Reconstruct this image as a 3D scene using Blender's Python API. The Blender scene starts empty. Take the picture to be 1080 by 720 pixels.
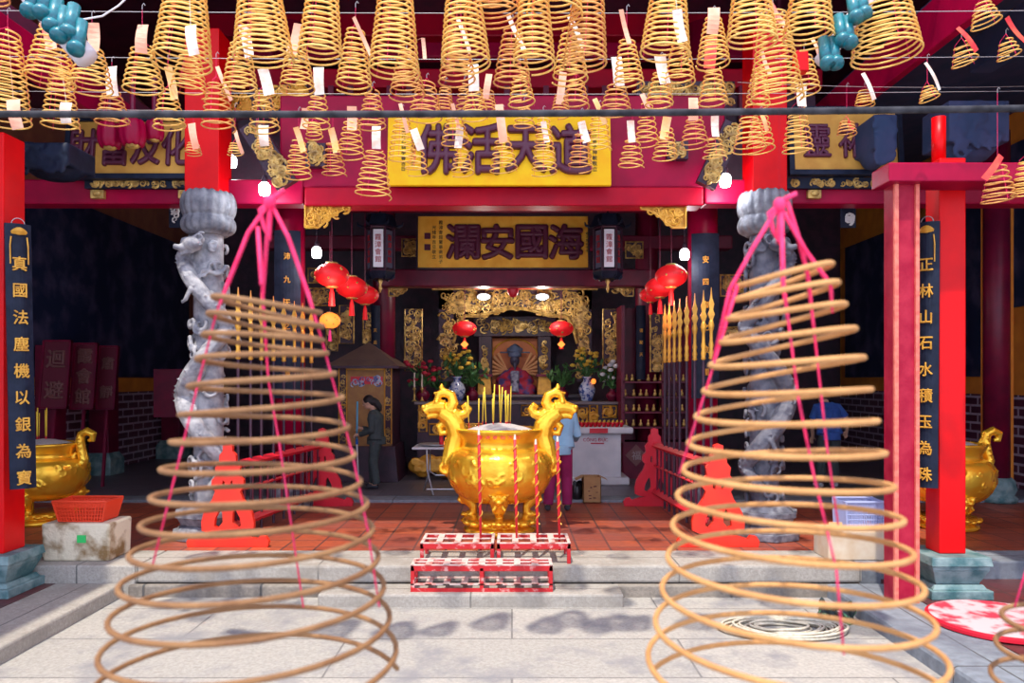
import bpy, bmesh, math, random
from mathutils import Vector, Matrix, Euler
random.seed(7)
PI = math.pi
sc = bpy.context.scene
COL = sc.collection
F, CAMZ, HY = 800.0, 1.75, 400.0        # focal length in px (1080 wide), eye height, horizon row

def X(px, D): return (px - 540.0) / F * D
def Z(py, D): return CAMZ - (py - HY) / F * D
def V(px, py, D): return Vector((X(px, D), D, Z(py, D)))

# ------------------------------------------------------------------ materials
MATS = {}
def mat(name, c, rough=.5, metal=0., c2=None, ns=8., bump=0., bs=30., emit=0., mix=(.35, .65), coat=0., coord='Object', spec=.5, detail=4.):
    if name in MATS: return MATS[name]
    m = bpy.data.materials.new(name); m.use_nodes = True; MATS[name] = m
    nt = m.node_tree; b = nt.nodes['Principled BSDF']
    b.inputs['Base Color'].default_value = (*c, 1)
    b.inputs['Roughness'].default_value = rough; b.inputs['Metallic'].default_value = metal
    b.inputs['Coat Weight'].default_value = coat; b.inputs['Specular IOR Level'].default_value = spec
    tc = nt.nodes.new('ShaderNodeTexCoord')
    if c2 is not None:
        n = nt.nodes.new('ShaderNodeTexNoise'); n.inputs['Scale'].default_value = ns; n.inputs['Detail'].default_value = detail
        r = nt.nodes.new('ShaderNodeValToRGB')
        r.color_ramp.elements[0].position = mix[0]; r.color_ramp.elements[1].position = mix[1]
        r.color_ramp.elements[0].color = (*c, 1); r.color_ramp.elements[1].color = (*c2, 1)
        nt.links.new(tc.outputs[coord], n.inputs['Vector']); nt.links.new(n.outputs['Fac'], r.inputs['Fac'])
        nt.links.new(r.outputs['Color'], b.inputs['Base Color'])
        if emit: nt.links.new(r.outputs['Color'], b.inputs['Emission Color'])
    if emit:
        b.inputs['Emission Strength'].default_value = emit
        if c2 is None: b.inputs['Emission Color'].default_value = (*c, 1)
    if bump:
        n2 = nt.nodes.new('ShaderNodeTexNoise'); n2.inputs['Scale'].default_value = bs
        bp = nt.nodes.new('ShaderNodeBump'); bp.inputs['Strength'].default_value = bump; bp.inputs['Distance'].default_value = .02
        nt.links.new(tc.outputs[coord], n2.inputs['Vector']); nt.links.new(n2.outputs['Fac'], bp.inputs['Height'])
        nt.links.new(bp.outputs['Normal'], b.inputs['Normal'])
    return m

def brick_mat(name, c1, c2, mortar, w, h, ms=.015, rough=.6, offset=.5, rot=None, stain=None, bump=.3, stain_pos=(.45, .7), ss=1.2, fine=0):
    m = bpy.data.materials.new(name); m.use_nodes = True; MATS[name] = m
    nt = m.node_tree; b = nt.nodes['Principled BSDF']; L = nt.links.new
    tc = nt.nodes.new('ShaderNodeTexCoord'); mp = nt.nodes.new('ShaderNodeMapping')
    br = nt.nodes.new('ShaderNodeTexBrick'); br.offset = offset
    for k, v in (('Color1', (*c1, 1)), ('Color2', (*c2, 1)), ('Mortar', (*mortar, 1)), ('Scale', 1.), ('Mortar Size', ms),
                 ('Mortar Smooth', .2), ('Bias', 0.), ('Brick Width', w), ('Row Height', h)): br.inputs[k].default_value = v
    if rot:
        sx_, cx_ = nt.nodes.new('ShaderNodeSeparateXYZ'), nt.nodes.new('ShaderNodeCombineXYZ')
        L(tc.outputs['Object'], sx_.inputs[0]); L(sx_.outputs['Y'], cx_.inputs['X']); L(sx_.outputs['Z'], cx_.inputs['Y']); L(cx_.outputs[0], mp.inputs['Vector'])
    else: L(tc.outputs['Object'], mp.inputs['Vector'])
    L(mp.outputs['Vector'], br.inputs['Vector'])
    n = nt.nodes.new('ShaderNodeTexNoise'); n.inputs['Scale'].default_value = 34 if fine else 14; n.inputs['Detail'].default_value = 8; n.inputs['Roughness'].default_value = .75 if fine else .5
    L(tc.outputs['Object'], n.inputs['Vector'])
    mx = nt.nodes.new('ShaderNodeMix'); mx.data_type = 'RGBA'; mx.blend_type = 'MULTIPLY'; mx.inputs['Factor'].default_value = .55
    rr = nt.nodes.new('ShaderNodeValToRGB'); rr.color_ramp.elements[0].position = .3; rr.color_ramp.elements[1].position = .7
    rr.color_ramp.elements[0].color = (.25, .25, .25, 1) if fine else (.45, .45, .45, 1)
    L(n.outputs['Fac'], rr.inputs['Fac']); L(br.outputs['Color'], mx.inputs[6]); L(rr.outputs['Color'], mx.inputs[7])
    out = mx.outputs[2]
    if stain:
        n3 = nt.nodes.new('ShaderNodeTexNoise'); n3.inputs['Scale'].default_value = ss; n3.inputs['Detail'].default_value = 8; n3.inputs['Roughness'].default_value = .65
        L(tc.outputs['Object'], n3.inputs['Vector'])
        r3 = nt.nodes.new('ShaderNodeValToRGB'); r3.color_ramp.elements[0].position = stain_pos[0]; r3.color_ramp.elements[1].position = stain_pos[1]
        L(n3.outputs['Fac'], r3.inputs['Fac'])
        m3 = nt.nodes.new('ShaderNodeMix'); m3.data_type = 'RGBA'; L(r3.outputs['Color'], m3.inputs['Factor']); L(out, m3.inputs[6])
        m3.inputs[7].default_value = (*stain, 1); out = m3.outputs[2]
    L(out, b.inputs['Base Color']); b.inputs['Roughness'].default_value = rough
    bp = nt.nodes.new('ShaderNodeBump'); bp.inputs['Strength'].default_value = bump; bp.inputs['Distance'].default_value = .01
    ad = nt.nodes.new('ShaderNodeMath'); ad.operation = 'SUBTRACT'; L(n.outputs['Fac'], ad.inputs[0]); L(br.outputs['Fac'], ad.inputs[1])
    L(ad.outputs[0], bp.inputs['Height']); L(bp.outputs['Normal'], b.inputs['Normal'])
    return m

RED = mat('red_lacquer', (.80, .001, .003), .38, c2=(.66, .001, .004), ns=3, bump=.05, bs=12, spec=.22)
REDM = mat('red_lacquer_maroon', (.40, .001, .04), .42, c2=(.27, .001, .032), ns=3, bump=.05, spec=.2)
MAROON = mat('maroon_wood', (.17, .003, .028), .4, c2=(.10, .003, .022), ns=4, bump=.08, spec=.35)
DKWOOD = mat('dark_wood', (.022, .009, .022), .5, c2=(.055, .014, .035), ns=5, bump=.3)
NAVY = mat('navy_lacquer', (.006, .010, .024), .5, c2=(.014, .02, .042), ns=9, bump=.06, spec=.2)
CRIMB = mat('crimson_beam_paint', (.50, .001, .02), .42, c2=(.38, .001, .02), ns=3, bump=.05, spec=.2)
GOLD = mat('gold_leaf', (1., .63, .055), .27, .68, c2=(.95, .46, .025), ns=6, bump=.12, bs=22)
GOLDP = mat('gold_paint', (.80, .42, .05), .42, .25, c2=(.6, .28, .03), ns=10, bump=.1)
GOLDD = mat('old_gilding', (.80, .52, .14), .4, .3, c2=(.30, .17, .05), ns=13, bump=.2)
BOARDY = mat('yellow_gilt_board', (1., .62, .006), .5, .0, c2=(.98, .50, .005), ns=5, bump=.05, spec=.2)
BOARDT = mat('tan_gilt_board', (.68, .36, .07), .5, .0, c2=(.56, .27, .05), ns=5, bump=.05, spec=.2)
BOARDI = mat('ochre_gilt_board', (1., .56, .07), .5, .0, c2=(.88, .42, .04), ns=5, bump=.05, spec=.2)
GLYPH = mat('purple_brown_lacquer', (.10, .012, .04), .45)
GLYPHK = mat('black_lacquer_writing', (.02, .01, .012), .5)
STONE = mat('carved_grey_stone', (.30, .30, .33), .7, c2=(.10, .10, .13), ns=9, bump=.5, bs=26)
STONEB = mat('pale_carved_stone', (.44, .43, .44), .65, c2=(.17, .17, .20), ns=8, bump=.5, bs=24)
TEALST = mat('green_grey_stone', (.05, .14, .15), .6, c2=(.22, .32, .32), ns=7, bump=.4, bs=24)
COIL = mat('incense_rod', (.84, .43, .12), .7, c2=(.68, .30, .07), ns=12, bump=.15, bs=90)
COILY = mat('fresh_incense_rod', (.95, .60, .16), .65, c2=(.84, .45, .09), ns=12, bump=.15, bs=90)
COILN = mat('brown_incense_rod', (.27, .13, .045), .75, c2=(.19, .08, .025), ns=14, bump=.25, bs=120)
PAPW = mat('white_prayer_paper', (.86, .78, .68), .7, c2=(.8, .55, .42), ns=14)
PAPS = mat('salmon_prayer_paper', (.88, .36, .22), .7, c2=(.82, .46, .3), ns=10)
PAPO = mat('orange_prayer_paper', (.85, .42, .12), .7, c2=(.8, .5, .25), ns=10)
PAPR = mat('red_prayer_paper', (.78, .03, .04), .6, c2=(.85, .12, .06), ns=10)
CORDP = mat('pink_cord', (.85, .012, .10), .8, c2=(.9, .04, .16), ns=40)
WIRE = mat('steel_wire', (.45, .42, .42), .4, .6)
CABLE = mat('black_rubber_cable', (.014, .013, .016), .7, c2=(.05, .048, .055), ns=14, spec=.2)
BULB = mat('lit_bulb', (.9, .97, 1.), .3, emit=9.)
LANT = mat('red_silk_lantern', (.85, .015, .02), .5, c2=(.7, .01, .015), ns=10, emit=.30)
LANTO = mat('orange_lit_lantern', (1., .24, .03), .5, emit=1.6)
GLASSL = mat('milky_lantern_glass', (.62, .62, .70), .35, emit=.12)
GLASSD = mat('dim_lantern_glass', (.12, .13, .19), .25)
SKIN = mat('skin', (.55, .32, .22), .55)
HAIR = mat('black_hair', (.01, .009, .012), .6, bump=.4, bs=60)
SUIT = mat('charcoal_cloth', (.035, .050, .055), .85, c2=(.05, .068, .07), ns=14, bump=.3, bs=30)
SHIRTB = mat('pale_blue_cloth', (.24, .45, .62), .85, c2=(.30, .52, .68), ns=8, bump=.3, bs=20)
TROUM = mat('magenta_trousers', (.24, .005, .075), .85, c2=(.30, .01, .1), ns=8, bump=.3, bs=20)
BLUEC = mat('royal_blue_cloth', (.02, .07, .30), .85, c2=(.03, .10, .36), ns=8, bump=.3, bs=20)
WHITE = mat('white_painted_board', (.66, .66, .68), .5, c2=(.56, .57, .6), ns=4)
GREYM = mat('grey_metal', (.5, .5, .52), .4, .6)
CARDB = mat('cardboard', (.42, .24, .10), .8, c2=(.36, .2, .08), ns=8)
FOAM = mat('dirty_styrofoam', (.74, .66, .48), .8, c2=(.24, .14, .05), ns=5, bump=.4, mix=(.46, .66), detail=9)
PLAST = mat('red_orange_plastic', (.80, .06, .02), .4)
GREEN = mat('green_sticker', (.03, .55, .12), .5)
LEAF = mat('green_leaf', (.03, .10, .03), .6, c2=(.06, .18, .04), ns=20)
ASH = mat('incense_ash', (.55, .5, .48), .9, c2=(.4, .36, .36), ns=60, bump=.6, bs=80)
STICKY = mat('yellow_incense_stick', (.80, .55, .04), .6)
REDST = mat('red_incense_stick', (.72, .015, .02), .5, c2=(.85, .5, .1), ns=26, mix=(.5, .54))
TEAL = mat('turquoise_glaze', (.005, .20, .23), .35, c2=(.01, .10, .13), ns=24, coat=.2)
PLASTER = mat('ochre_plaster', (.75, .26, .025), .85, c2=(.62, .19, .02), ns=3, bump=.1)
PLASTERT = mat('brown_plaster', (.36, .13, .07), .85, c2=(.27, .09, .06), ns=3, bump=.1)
MURAL = mat('dark_mural', (.008, .016, .055), .5, c2=(.10, .085, .17), ns=2.2, bump=.1, detail=14, mix=(.46, .74))
CEIL = mat('dark_ceiling_boards', (.12, .006, .035), .8, c2=(.07, .006, .03), ns=4)
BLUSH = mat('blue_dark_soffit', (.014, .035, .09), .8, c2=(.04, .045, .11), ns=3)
PORC = mat('blue_white_porcelain', (.45, .5, .62), .25, c2=(.06, .1, .3), ns=14, mix=(.5, .56), coat=.5)
CLOTHR = mat('red_robe', (.42, .02, .05), .7, c2=(.08, .06, .22), ns=6, mix=(.5, .6))
ORANGEP = mat('orange_painted_panel', (.62, .20, .05), .6, c2=(.5, .13, .04), ns=3)
FACE = mat('dark_figure_paint', (.05, .05, .09), .5)
FLOWY = mat('yellow_petals', (.75, .5, .05), .7); FLOWR = mat('red_petals', (.5, .02, .05), .7)
ROPE = mat('pale_rope', (.62, .56, .44), .85, c2=(.45, .4, .3), ns=30)
BLUEPL = mat('pale_blue_plastic', (.38, .42, .66), .45)
REDWRN = mat('weathered_red_paint', (.50, .008, .012), .6, c2=(.72, .42, .38), ns=14, mix=(.55, .72), detail=8)
REDTOP = mat('worn_whitish_rack_top', (.66, .50, .44), .6, c2=(.62, .05, .04), ns=9, mix=(.5, .7), detail=6)
PINKW = mat('faded_red_post_paint', (.33, .004, .03), .5, c2=(.45, .02, .05), ns=6, bump=.1, spec=.2)
PINKE = mat('salmon_edge_highlight', (.82, .22, .15), .6, c2=(.7, .12, .09), ns=20)  # sunlit edges of the gate post, painted in as a pale salmon colour
ORRED = mat('orange_red_paint', (.86, .035, .01), .4, c2=(.75, .025, .01), ns=5)
CRIM = mat('crimson_paint', (.62, .006, .025), .4)
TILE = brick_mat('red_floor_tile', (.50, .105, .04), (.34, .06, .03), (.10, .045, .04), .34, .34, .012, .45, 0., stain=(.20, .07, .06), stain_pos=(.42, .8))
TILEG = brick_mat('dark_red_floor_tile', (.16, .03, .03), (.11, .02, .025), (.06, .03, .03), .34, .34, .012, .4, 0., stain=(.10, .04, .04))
INFL = brick_mat('dark_stone_floor', (.17, .15, .18), (.13, .12, .15), (.07, .07, .08), .8, .6, .01, .4, .5)
SLAB = brick_mat('granite_slabs', (.54, .50, .44), (.47, .44, .39), (.27, .25, .23), 2.6, .78, .008, .85, .5, stain=(.26, .25, .25), stain_pos=(.50, .66), bump=1., ss=2.0, fine=1)
KERB = brick_mat('granite_kerb', (.48, .44, .38), (.43, .39, .34), (.2, .19, .17), 1.7, 5., .008, .85, .0, fine=1, stain=(.27, .24, .20), stain_pos=(.48, .70), bump=.7, ss=2.5)
KERBS = brick_mat('bluish_shade_kerb', (.26, .29, .32), (.22, .25, .29), (.1, .1, .1), 1.7, 5., .008, .8, .0, stain=(.12, .13, .16), stain_pos=(.46, .72), bump=.8, ss=2.5)  # granite kerb with its bluish shade put into the colour
WBR = brick_mat('purple_wall_brick', (.075, .018, .045), (.12, .025, .05), (.50, .40, .50), .42, .15, .022, .35, .5, rot=(PI / 2, 0, PI / 2), bump=.2)

# ------------------------------------------------------------------ mesh builder
class MB:
    def __init__(s): s.v = []; s.f = []
    def add(s, vs, fs, M=None):
        o = len(s.v)
        s.v += [tuple(M @ Vector(p)) if M is not None else tuple(p) for p in vs]
        s.f += [tuple(i + o for i in f) for f in fs]; return s
    def box(s, x0, x1, y0, y1, z0, z1, M=None):
        return s.add([(x0, y0, z0), (x1, y0, z0), (x1, y1, z0), (x0, y1, z0), (x0, y0, z1), (x1, y0, z1), (x1, y1, z1), (x0, y1, z1)],
                     [(3, 2, 1, 0), (4, 5, 6, 7), (0, 1, 5, 4), (1, 2, 6, 5), (2, 3, 7, 6), (3, 0, 4, 7)], M)
    def frustum(s, x0, x1, y0, y1, z0, z1, k, M=None):
        a, b = (x1 - x0) * (1 - k) / 2, (y1 - y0) * (1 - k) / 2
        return s.add([(x0, y0, z0), (x1, y0, z0), (x1, y1, z0), (x0, y1, z0), (x0 + a, y0 + b, z1), (x1 - a, y0 + b, z1), (x1 - a, y1 - b, z1), (x0 + a, y1 - b, z1)],
                     [(3, 2, 1, 0), (4, 5, 6, 7), (0, 1, 5, 4), (1, 2, 6, 5), (2, 3, 7, 6), (3, 0, 4, 7)], M)
    def tube(s, pts, r, seg=8, M=None, closed=False, up=None):
        pts = [Vector(p) for p in pts]; n = len(pts)
        rs = r if isinstance(r, (list, tuple)) else [r] * n
        vs = []; fs = []; prev = None
        for i, p in enumerate(pts):
            if closed: d = pts[(i + 1) % n] - pts[i - 1]
            else: d = pts[min(i + 1, n - 1)] - pts[max(i - 1, 0)]
            d = d.normalized() if d.length > 1e-9 else Vector((0, 0, 1))
            if prev is None:
                a = up or (Vector((0, 0, 1)) if abs(d.z) < .9 else Vector((1, 0, 0)))
                u = d.cross(Vector(a)).normalized()
            else:
                u = prev - d * prev.dot(d)
                u = u.normalized() if u.length > 1e-6 else prev
            prev = u; w = d.cross(u)
            for k in range(seg):
                t = 2 * PI * k / seg
                vs.append(p + (u * math.cos(t) + w * math.sin(t)) * rs[i])
        for i in range(n if closed else n - 1):
            j = (i + 1) % n
            for k in range(seg): fs.append((i * seg + k, i * seg + (k + 1) % seg, j * seg + (k + 1) % seg, j * seg + k))
        if not closed: fs.append(tuple(range(seg))[::-1]); fs.append(tuple((n - 1) * seg + k for k in range(seg)))
        return s.add(vs, fs, M)
    def lathe(s, prof, seg=24, c=(0, 0, 0), M=None, caps=True):
        vs = []; fs = []; n = len(prof)
        for r, z in prof:
            for k in range(seg): t = 2 * PI * k / seg; vs.append((c[0] + r * math.cos(t), c[1] + r * math.sin(t), c[2] + z))
        for i in range(n - 1):
            for k in range(seg): fs.append((i * seg + k, i * seg + (k + 1) % seg, (i + 1) * seg + (k + 1) % seg, (i + 1) * seg + k))
        if caps: fs.append(tuple(range(seg))[::-1]); fs.append(tuple((n - 1) * seg + k for k in range(seg)))
        return s.add(vs, fs, M)
    def ell(s, c, r, M=None, su=12, sv=8):
        r = (r, r, r) if isinstance(r, (int, float)) else r
        vs = [(c[0], c[1], c[2] - r[2])]; fs = []
        for j in range(1, sv):
            a = -PI / 2 + PI * j / sv
            for k in range(su):
                t = 2 * PI * k / su; vs.append((c[0] + r[0] * math.cos(a) * math.cos(t), c[1] + r[1] * math.cos(a) * math.sin(t), c[2] + r[2] * math.sin(a)))
        vs.append((c[0], c[1], c[2] + r[2])); T = len(vs) - 1
        for k in range(su):
            fs.append((0, 1 + (k + 1) % su, 1 + k)); fs.append((T, T - su + k, T - su + (k + 1) % su))
            for j in range(sv - 2): a = 1 + j * su; fs.append((a + k, a + (k + 1) % su, a + su + (k + 1) % su, a + su + k))
        return s.add(vs, fs, M)
    def prism(s, out, y0, y1, M=None):            # outline in XZ, thickness along Y
        n = len(out)
        return s.add([(p[0], y0, p[1]) for p in out] + [(p[0], y1, p[1]) for p in out],
                     [tuple(range(n)), tuple(range(2 * n - 1, n - 1, -1))] + [(i, i + n, (i + 1) % n + n, (i + 1) % n) for i in range(n)], M)
    def mesh(s, name):
        m = bpy.data.meshes.new(name); m.from_pydata(s.v, [], s.f); m.update(); return m
    def build(s, name, m, parent=None, smooth=False, bevel=0., local=False):
        if parent is not None and not local:
            o = wloc(parent); s.v = [(a - o.x, b - o.y, c - o.z) for a, b, c in s.v]
        loc = None
        if parent is None:
            xs, ys, zs = zip(*s.v); loc = Vector(((min(xs) + max(xs)) / 2, (min(ys) + max(ys)) / 2, min(zs)))
            s.v = [(a - loc.x, b - loc.y, c - loc.z) for a, b, c in s.v]
        ob = link(name, s.mesh(name), m, parent)
        if loc is not None: ob.location = loc
        fixn(ob.data)
        if smooth: shade(ob.data)
        if bevel:
            b = ob.modifiers.new('bevel', 'BEVEL'); b.width = bevel; b.segments = 2; b.limit_method = 'ANGLE'
        return ob
def smoothprof(p, k=4):
    out = []
    for i in range(len(p) - 1):
        a, b, c, d = p[max(i - 1, 0)], p[i], p[i + 1], p[min(i + 2, len(p) - 1)]
        for j in range(k):
            t = j / k; out.append(tuple(.5 * (2 * b[q] + (c[q] - a[q]) * t + (2 * a[q] - 5 * b[q] + 4 * c[q] - d[q]) * t * t + (3 * b[q] - a[q] - 3 * c[q] + d[q]) * t ** 3) for q in (0, 1)))
    return out + [p[-1]]
def fixn(me):
    bm = bmesh.new(); bm.from_mesh(me); bmesh.ops.recalc_face_normals(bm, faces=bm.faces); bm.to_mesh(me); bm.free()
def shade(me, ang=None):
    for p in me.polygons: p.use_smooth = True
def wloc(o):
    l = Vector(o.location)
    while o.parent: o = o.parent; l = l + o.location
    return l
def link(name, me, m, parent=None):
    ob = bpy.data.objects.new(name, me); COL.objects.link(ob)
    if m is not None: me.materials.clear(); me.materials.append(m)
    if parent is not None: ob.parent = parent
    return ob
def tag(o, label, cat, group=None):
    o['label'] = label; o['category'] = cat
    if group: o['group'] = group
    return o
def struct(o): o['kind'] = 'structure'; return o
def thing(name, label, cat, loc=(0, 0, 0), group=None, rz=0):
    o = bpy.data.objects.new(name, None); COL.objects.link(o); o.location = loc; o.empty_display_size = .1
    o.rotation_euler.z = rz
    return tag(o, label, cat, group)
def dup(o, loc, rz=None, label=None, group=None):
    c = o.copy(); COL.objects.link(c); c.location = loc
    if rz is not None: c.rotation_euler = (0, 0, rz)
    if label: c['label'] = label
    if group: c['group'] = group
    def rec(src, dst):
        for ch in list(src.children):
            d = ch.copy(); COL.objects.link(d); d.parent = dst; rec(ch, d)
    rec(o, c); return c
def sculpt(mb, vox=.02, smooth=3, name='m', factor=.5):
    """fuse overlapping solids of one part into one continuous surface"""
    me = mb.mesh(name); fixn(me)
    ob = bpy.data.objects.new('tmp', me); COL.objects.link(ob)
    r = ob.modifiers.new('r', 'REMESH'); r.mode = 'VOXEL'; r.voxel_size = vox; r.use_smooth_shade = True
    if smooth:
        q = ob.modifiers.new('s', 'SMOOTH'); q.iterations = smooth; q.factor = factor
    dg = bpy.context.evaluated_depsgraph_get()
    m2 = bpy.data.meshes.new_from_object(ob.evaluated_get(dg)); m2.name = name
    bpy.data.objects.remove(ob); bpy.data.meshes.remove(me); shade(m2)
    return m2
def place(name, me, m, parent=None, world=True):
    """link a mesh given in world coordinates"""
    if parent is None:
        xs = [v.co.x for v in me.vertices]; ys = [v.co.y for v in me.vertices]; zs = [v.co.z for v in me.vertices]
        o = Vector(((min(xs) + max(xs)) / 2, (min(ys) + max(ys)) / 2, min(zs)))
    else: o = wloc(parent)
    if world or parent is None: me.transform(Matrix.Translation(-o))
    ob = link(name, me, m, parent)
    if parent is None: ob.location = o
    return ob
def text(body, size, m, parent, M, name='lettering', depth=.008, bold=.0, sx=1., vertical=False, gap=1.08):
    """writing as solid letters; local XY plane mapped through M; centred"""
    bm = bmesh.new(); lines = list(body) if vertical else [body]
    for i, b in enumerate(lines):
        c = bpy.data.curves.new('t', 'FONT'); c.body = b; c.size = size; c.extrude = depth; c.offset = bold; c.align_x = 'CENTER'; c.align_y = 'CENTER'
        c.resolution_u = 3
        o = bpy.data.objects.new('t', c); COL.objects.link(o)
        dg = bpy.context.evaluated_depsgraph_get(); me = bpy.data.meshes.new_from_object(o.evaluated_get(dg))
        xs = [v.co.x for v in me.vertices]; ys = [v.co.y for v in me.vertices]
        cx, cy = ((min(xs) + max(xs)) / 2, (min(ys) + max(ys)) / 2) if xs else (0, 0)
        me.transform(Matrix.Translation((-cx, -cy - (size * gap * (i - (len(lines) - 1) / 2) if vertical else 0), 0)))
        bm.from_mesh(me); bpy.data.objects.remove(o); bpy.data.meshes.remove(me)
    me = bpy.data.meshes.new(name); bm.to_mesh(me); bm.free()
    me.transform(M @ Matrix.Diagonal((sx, 1, 1, 1)))
    return place(name, me, m, parent)
FRONT = Matrix.Rotation(PI / 2, 4, 'X')          # local XY -> faces -Y (towards the camera)
def at(p, rz=0., tilt=0.): return Matrix.Translation(Vector(p)) @ Matrix.Rotation(rz, 4, 'Z') @ Matrix.Rotation(tilt, 4, 'X') @ FRONT
def spiral(cx, cz, r, turns=1.4, a0=0., d=1, n=14, y=0.):
    return [Vector((cx + r * (1 - .8 * t / n) * math.cos(a0 + d * 2 * PI * turns * t / n), y, cz + r * (1 - .8 * t / n) * math.sin(a0 + d * 2 * PI * turns * t / n))) for t in range(n + 1)]
def scrolls(mb, x0, x1, z0, z1, y, n, r, seed, rod=.18, inside=None):
    """openwork of curling stems and leaves lying in a vertical panel"""
    rnd = random.Random(seed); k = 0
    while k < n:
        cx, cz = rnd.uniform(x0 + r * .8, x1 - r * .8), rnd.uniform(z0 + r * .8, z1 - r * .8)
        if inside and not inside(cx, cz): 
            if rnd.random() < .02: k += 1
            continue
        k += 1; rr = r * rnd.uniform(.6, 1.1); a = rnd.uniform(0, 6.28); d = rnd.choice((-1, 1))
        p = spiral(cx, cz, rr, rnd.uniform(.9, 1.5), a, d, 11, y)
        mb.tube(p, [rr * rod * (1.1 - .06 * i) for i in range(len(p))], 5)
        if rnd.random() < .6:
            e = p[0]; mb.ell((e.x, y, e.z), (rr * .35, rr * .2, rr * .22), su=6, sv=4)
    return mb
STONEC = mat('grey_capital_stone', (.27, .27, .29), .75, c2=(.11, .11, .13), ns=7, bump=.5, bs=24)
KERBD = brick_mat('weathered_kerb', (.36, .31, .25), (.30, .26, .22), (.1, .1, .1), 1.1, 5., .012, .85, .0, fine=1, stain=(.14, .12, .10), stain_pos=(.46, .66), bump=1., ss=3)
STONED = mat('shaded_carved_stone', (.17, .17, .20), .65, c2=(.07, .07, .10), ns=8, bump=.5, bs=24)  # same carved stone, with the right column's shade put into the colour
# ------------------------------------------------------------------ setting
def sbox(name, m, *a, bevel=0.):
    return struct(MB().box(*a).build(name, m, bevel=bevel))
def brush(body, size, m, parent, M, dil=.012, name='written_character', vertical=False, sx=1., gap=1.08, vox=None):
    """brush-written characters: fused and swollen strokes, one part per character"""
    for i, b in enumerate(body):
        c = bpy.data.curves.new('t', 'FONT'); c.body = b; c.size = size; c.extrude = size * .06; c.align_x = 'CENTER'; c.resolution_u = 3
        o = bpy.data.objects.new('t', c); COL.objects.link(o)
        dg = bpy.context.evaluated_depsgraph_get(); m0 = bpy.data.meshes.new_from_object(o.evaluated_get(dg)); bpy.data.objects.remove(o)
        o = bpy.data.objects.new('t', m0); COL.objects.link(o)
        r = o.modifiers.new('r', 'REMESH'); r.mode = 'VOXEL'; r.voxel_size = vox or size / 60
        s = o.modifiers.new('s', 'SMOOTH'); s.iterations = 2
        if dil: d = o.modifiers.new('d', 'DISPLACE'); d.strength = dil; d.mid_level = 0
        dg = bpy.context.evaluated_depsgraph_get(); me = bpy.data.meshes.new_from_object(o.evaluated_get(dg))
        xs = [v.co.x for v in me.vertices]; ys = [v.co.y for v in me.vertices]
        ox, oy = (0, (len(body) - 1) / 2 - i) if vertical else (i - (len(body) - 1) / 2, 0)
        me.transform(Matrix.Translation((-(min(xs) + max(xs)) / 2 + ox * size * gap / (sx if not vertical else 1), -(min(ys) + max(ys)) / 2 + oy * size * gap, 0)))
        bpy.data.objects.remove(o)
        me.transform(M @ Matrix.Diagonal((sx, 1, 1, 1))); r_ = place(name, me, m, parent)
    return r_

sbox('floor', SLAB, -9, 9, -3, 7.14, -.59, -.29)                        # sunlit courtyard paving
sbox('floor', KERB, -3.55, 3.3, 7.14, 7.78, -.165, 0, bevel=.022)
sbox('floor', KERBD, -3.60, 3.3, 7.10, 7.70, -.5, -.175, bevel=.02)          # granite coping of the terrace
sbox('floor', TILE, -8.05, 8.05, 7.78, 10.8, -.5, -.003)                 # tiled terrace
sbox('floor', KERBS, -8.05, 8.05, 10.8, 11.2, -.5, .035, bevel=.01)      # threshold stones
sbox('floor', INFL, -8.05, 8.05, 11.2, 18.6, -.5, .02)
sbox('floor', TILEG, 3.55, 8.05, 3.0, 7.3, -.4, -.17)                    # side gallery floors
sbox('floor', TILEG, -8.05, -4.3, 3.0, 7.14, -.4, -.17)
sbox('floor', KERBS, 3.3, 8.05, 7.3, 7.78, -.5, 0, bevel=.015)
sbox('floor', KERB, -8.05, -3.55, 7.14, 7.78, -.5, 0, bevel=.015)
o = sbox('floor', KERBS, 2.95, 3.55, 3.0, 7.14, -.45, -.165, bevel=.03)
o = sbox('floor', KERB, -4.3, -3.66, 3.0, 7.14, -.45, -.165, bevel=.02)
struct(MB().box(-1.74, 1.0, 6.78, 7.14, -.4, -.17).build('floor', KERB, bevel=.02))   # step block in front of the censer
# side walls: brick dado, ochre band, painted mural, plaster, and the back wall
for s, side in ((-1, 'left'), (1, 'right')):
    x0, x1 = (-8.05, -7.8) if s < 0 else (8.05, 8.3)
    g = sbox('wall_' + side, WBR, x0, x1, 3, 18.6, -.5, 1.5)
    sbox('trim_%d' % (1 if s < 0 else 2), PLASTER, x0 + (.0), x1 + (.0), 3, 18.6, 1.5, 1.78)
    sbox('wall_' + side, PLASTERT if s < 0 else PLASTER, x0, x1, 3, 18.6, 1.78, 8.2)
sbox('wall_back', DKWOOD, -8.05, 8.3, 18.6, 18.8, -.5, 8.2)
m_ = MB().box(-7.79, -7.75, 8.3, 18.2, 1.8, 4.9).build('mural_panel', MURAL); tag(m_, 'huge dark blue wall painting with faint figures on the left side wall', 'mural')
m_ = MB().box(7.99, 8.04, 12.9, 18.2, 1.8, 4.9).build('mural_panel', MURAL); tag(m_, 'dark blue wall painting on the right side wall above the bricks', 'mural')
m_ = MB().box(7.99, 8.04, 9.0, 12.3, 2.9, 5.5).build('mural_panel', MURAL); tag(m_, 'dark panel high on the ochre wall at far right edge', 'mural')
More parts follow.
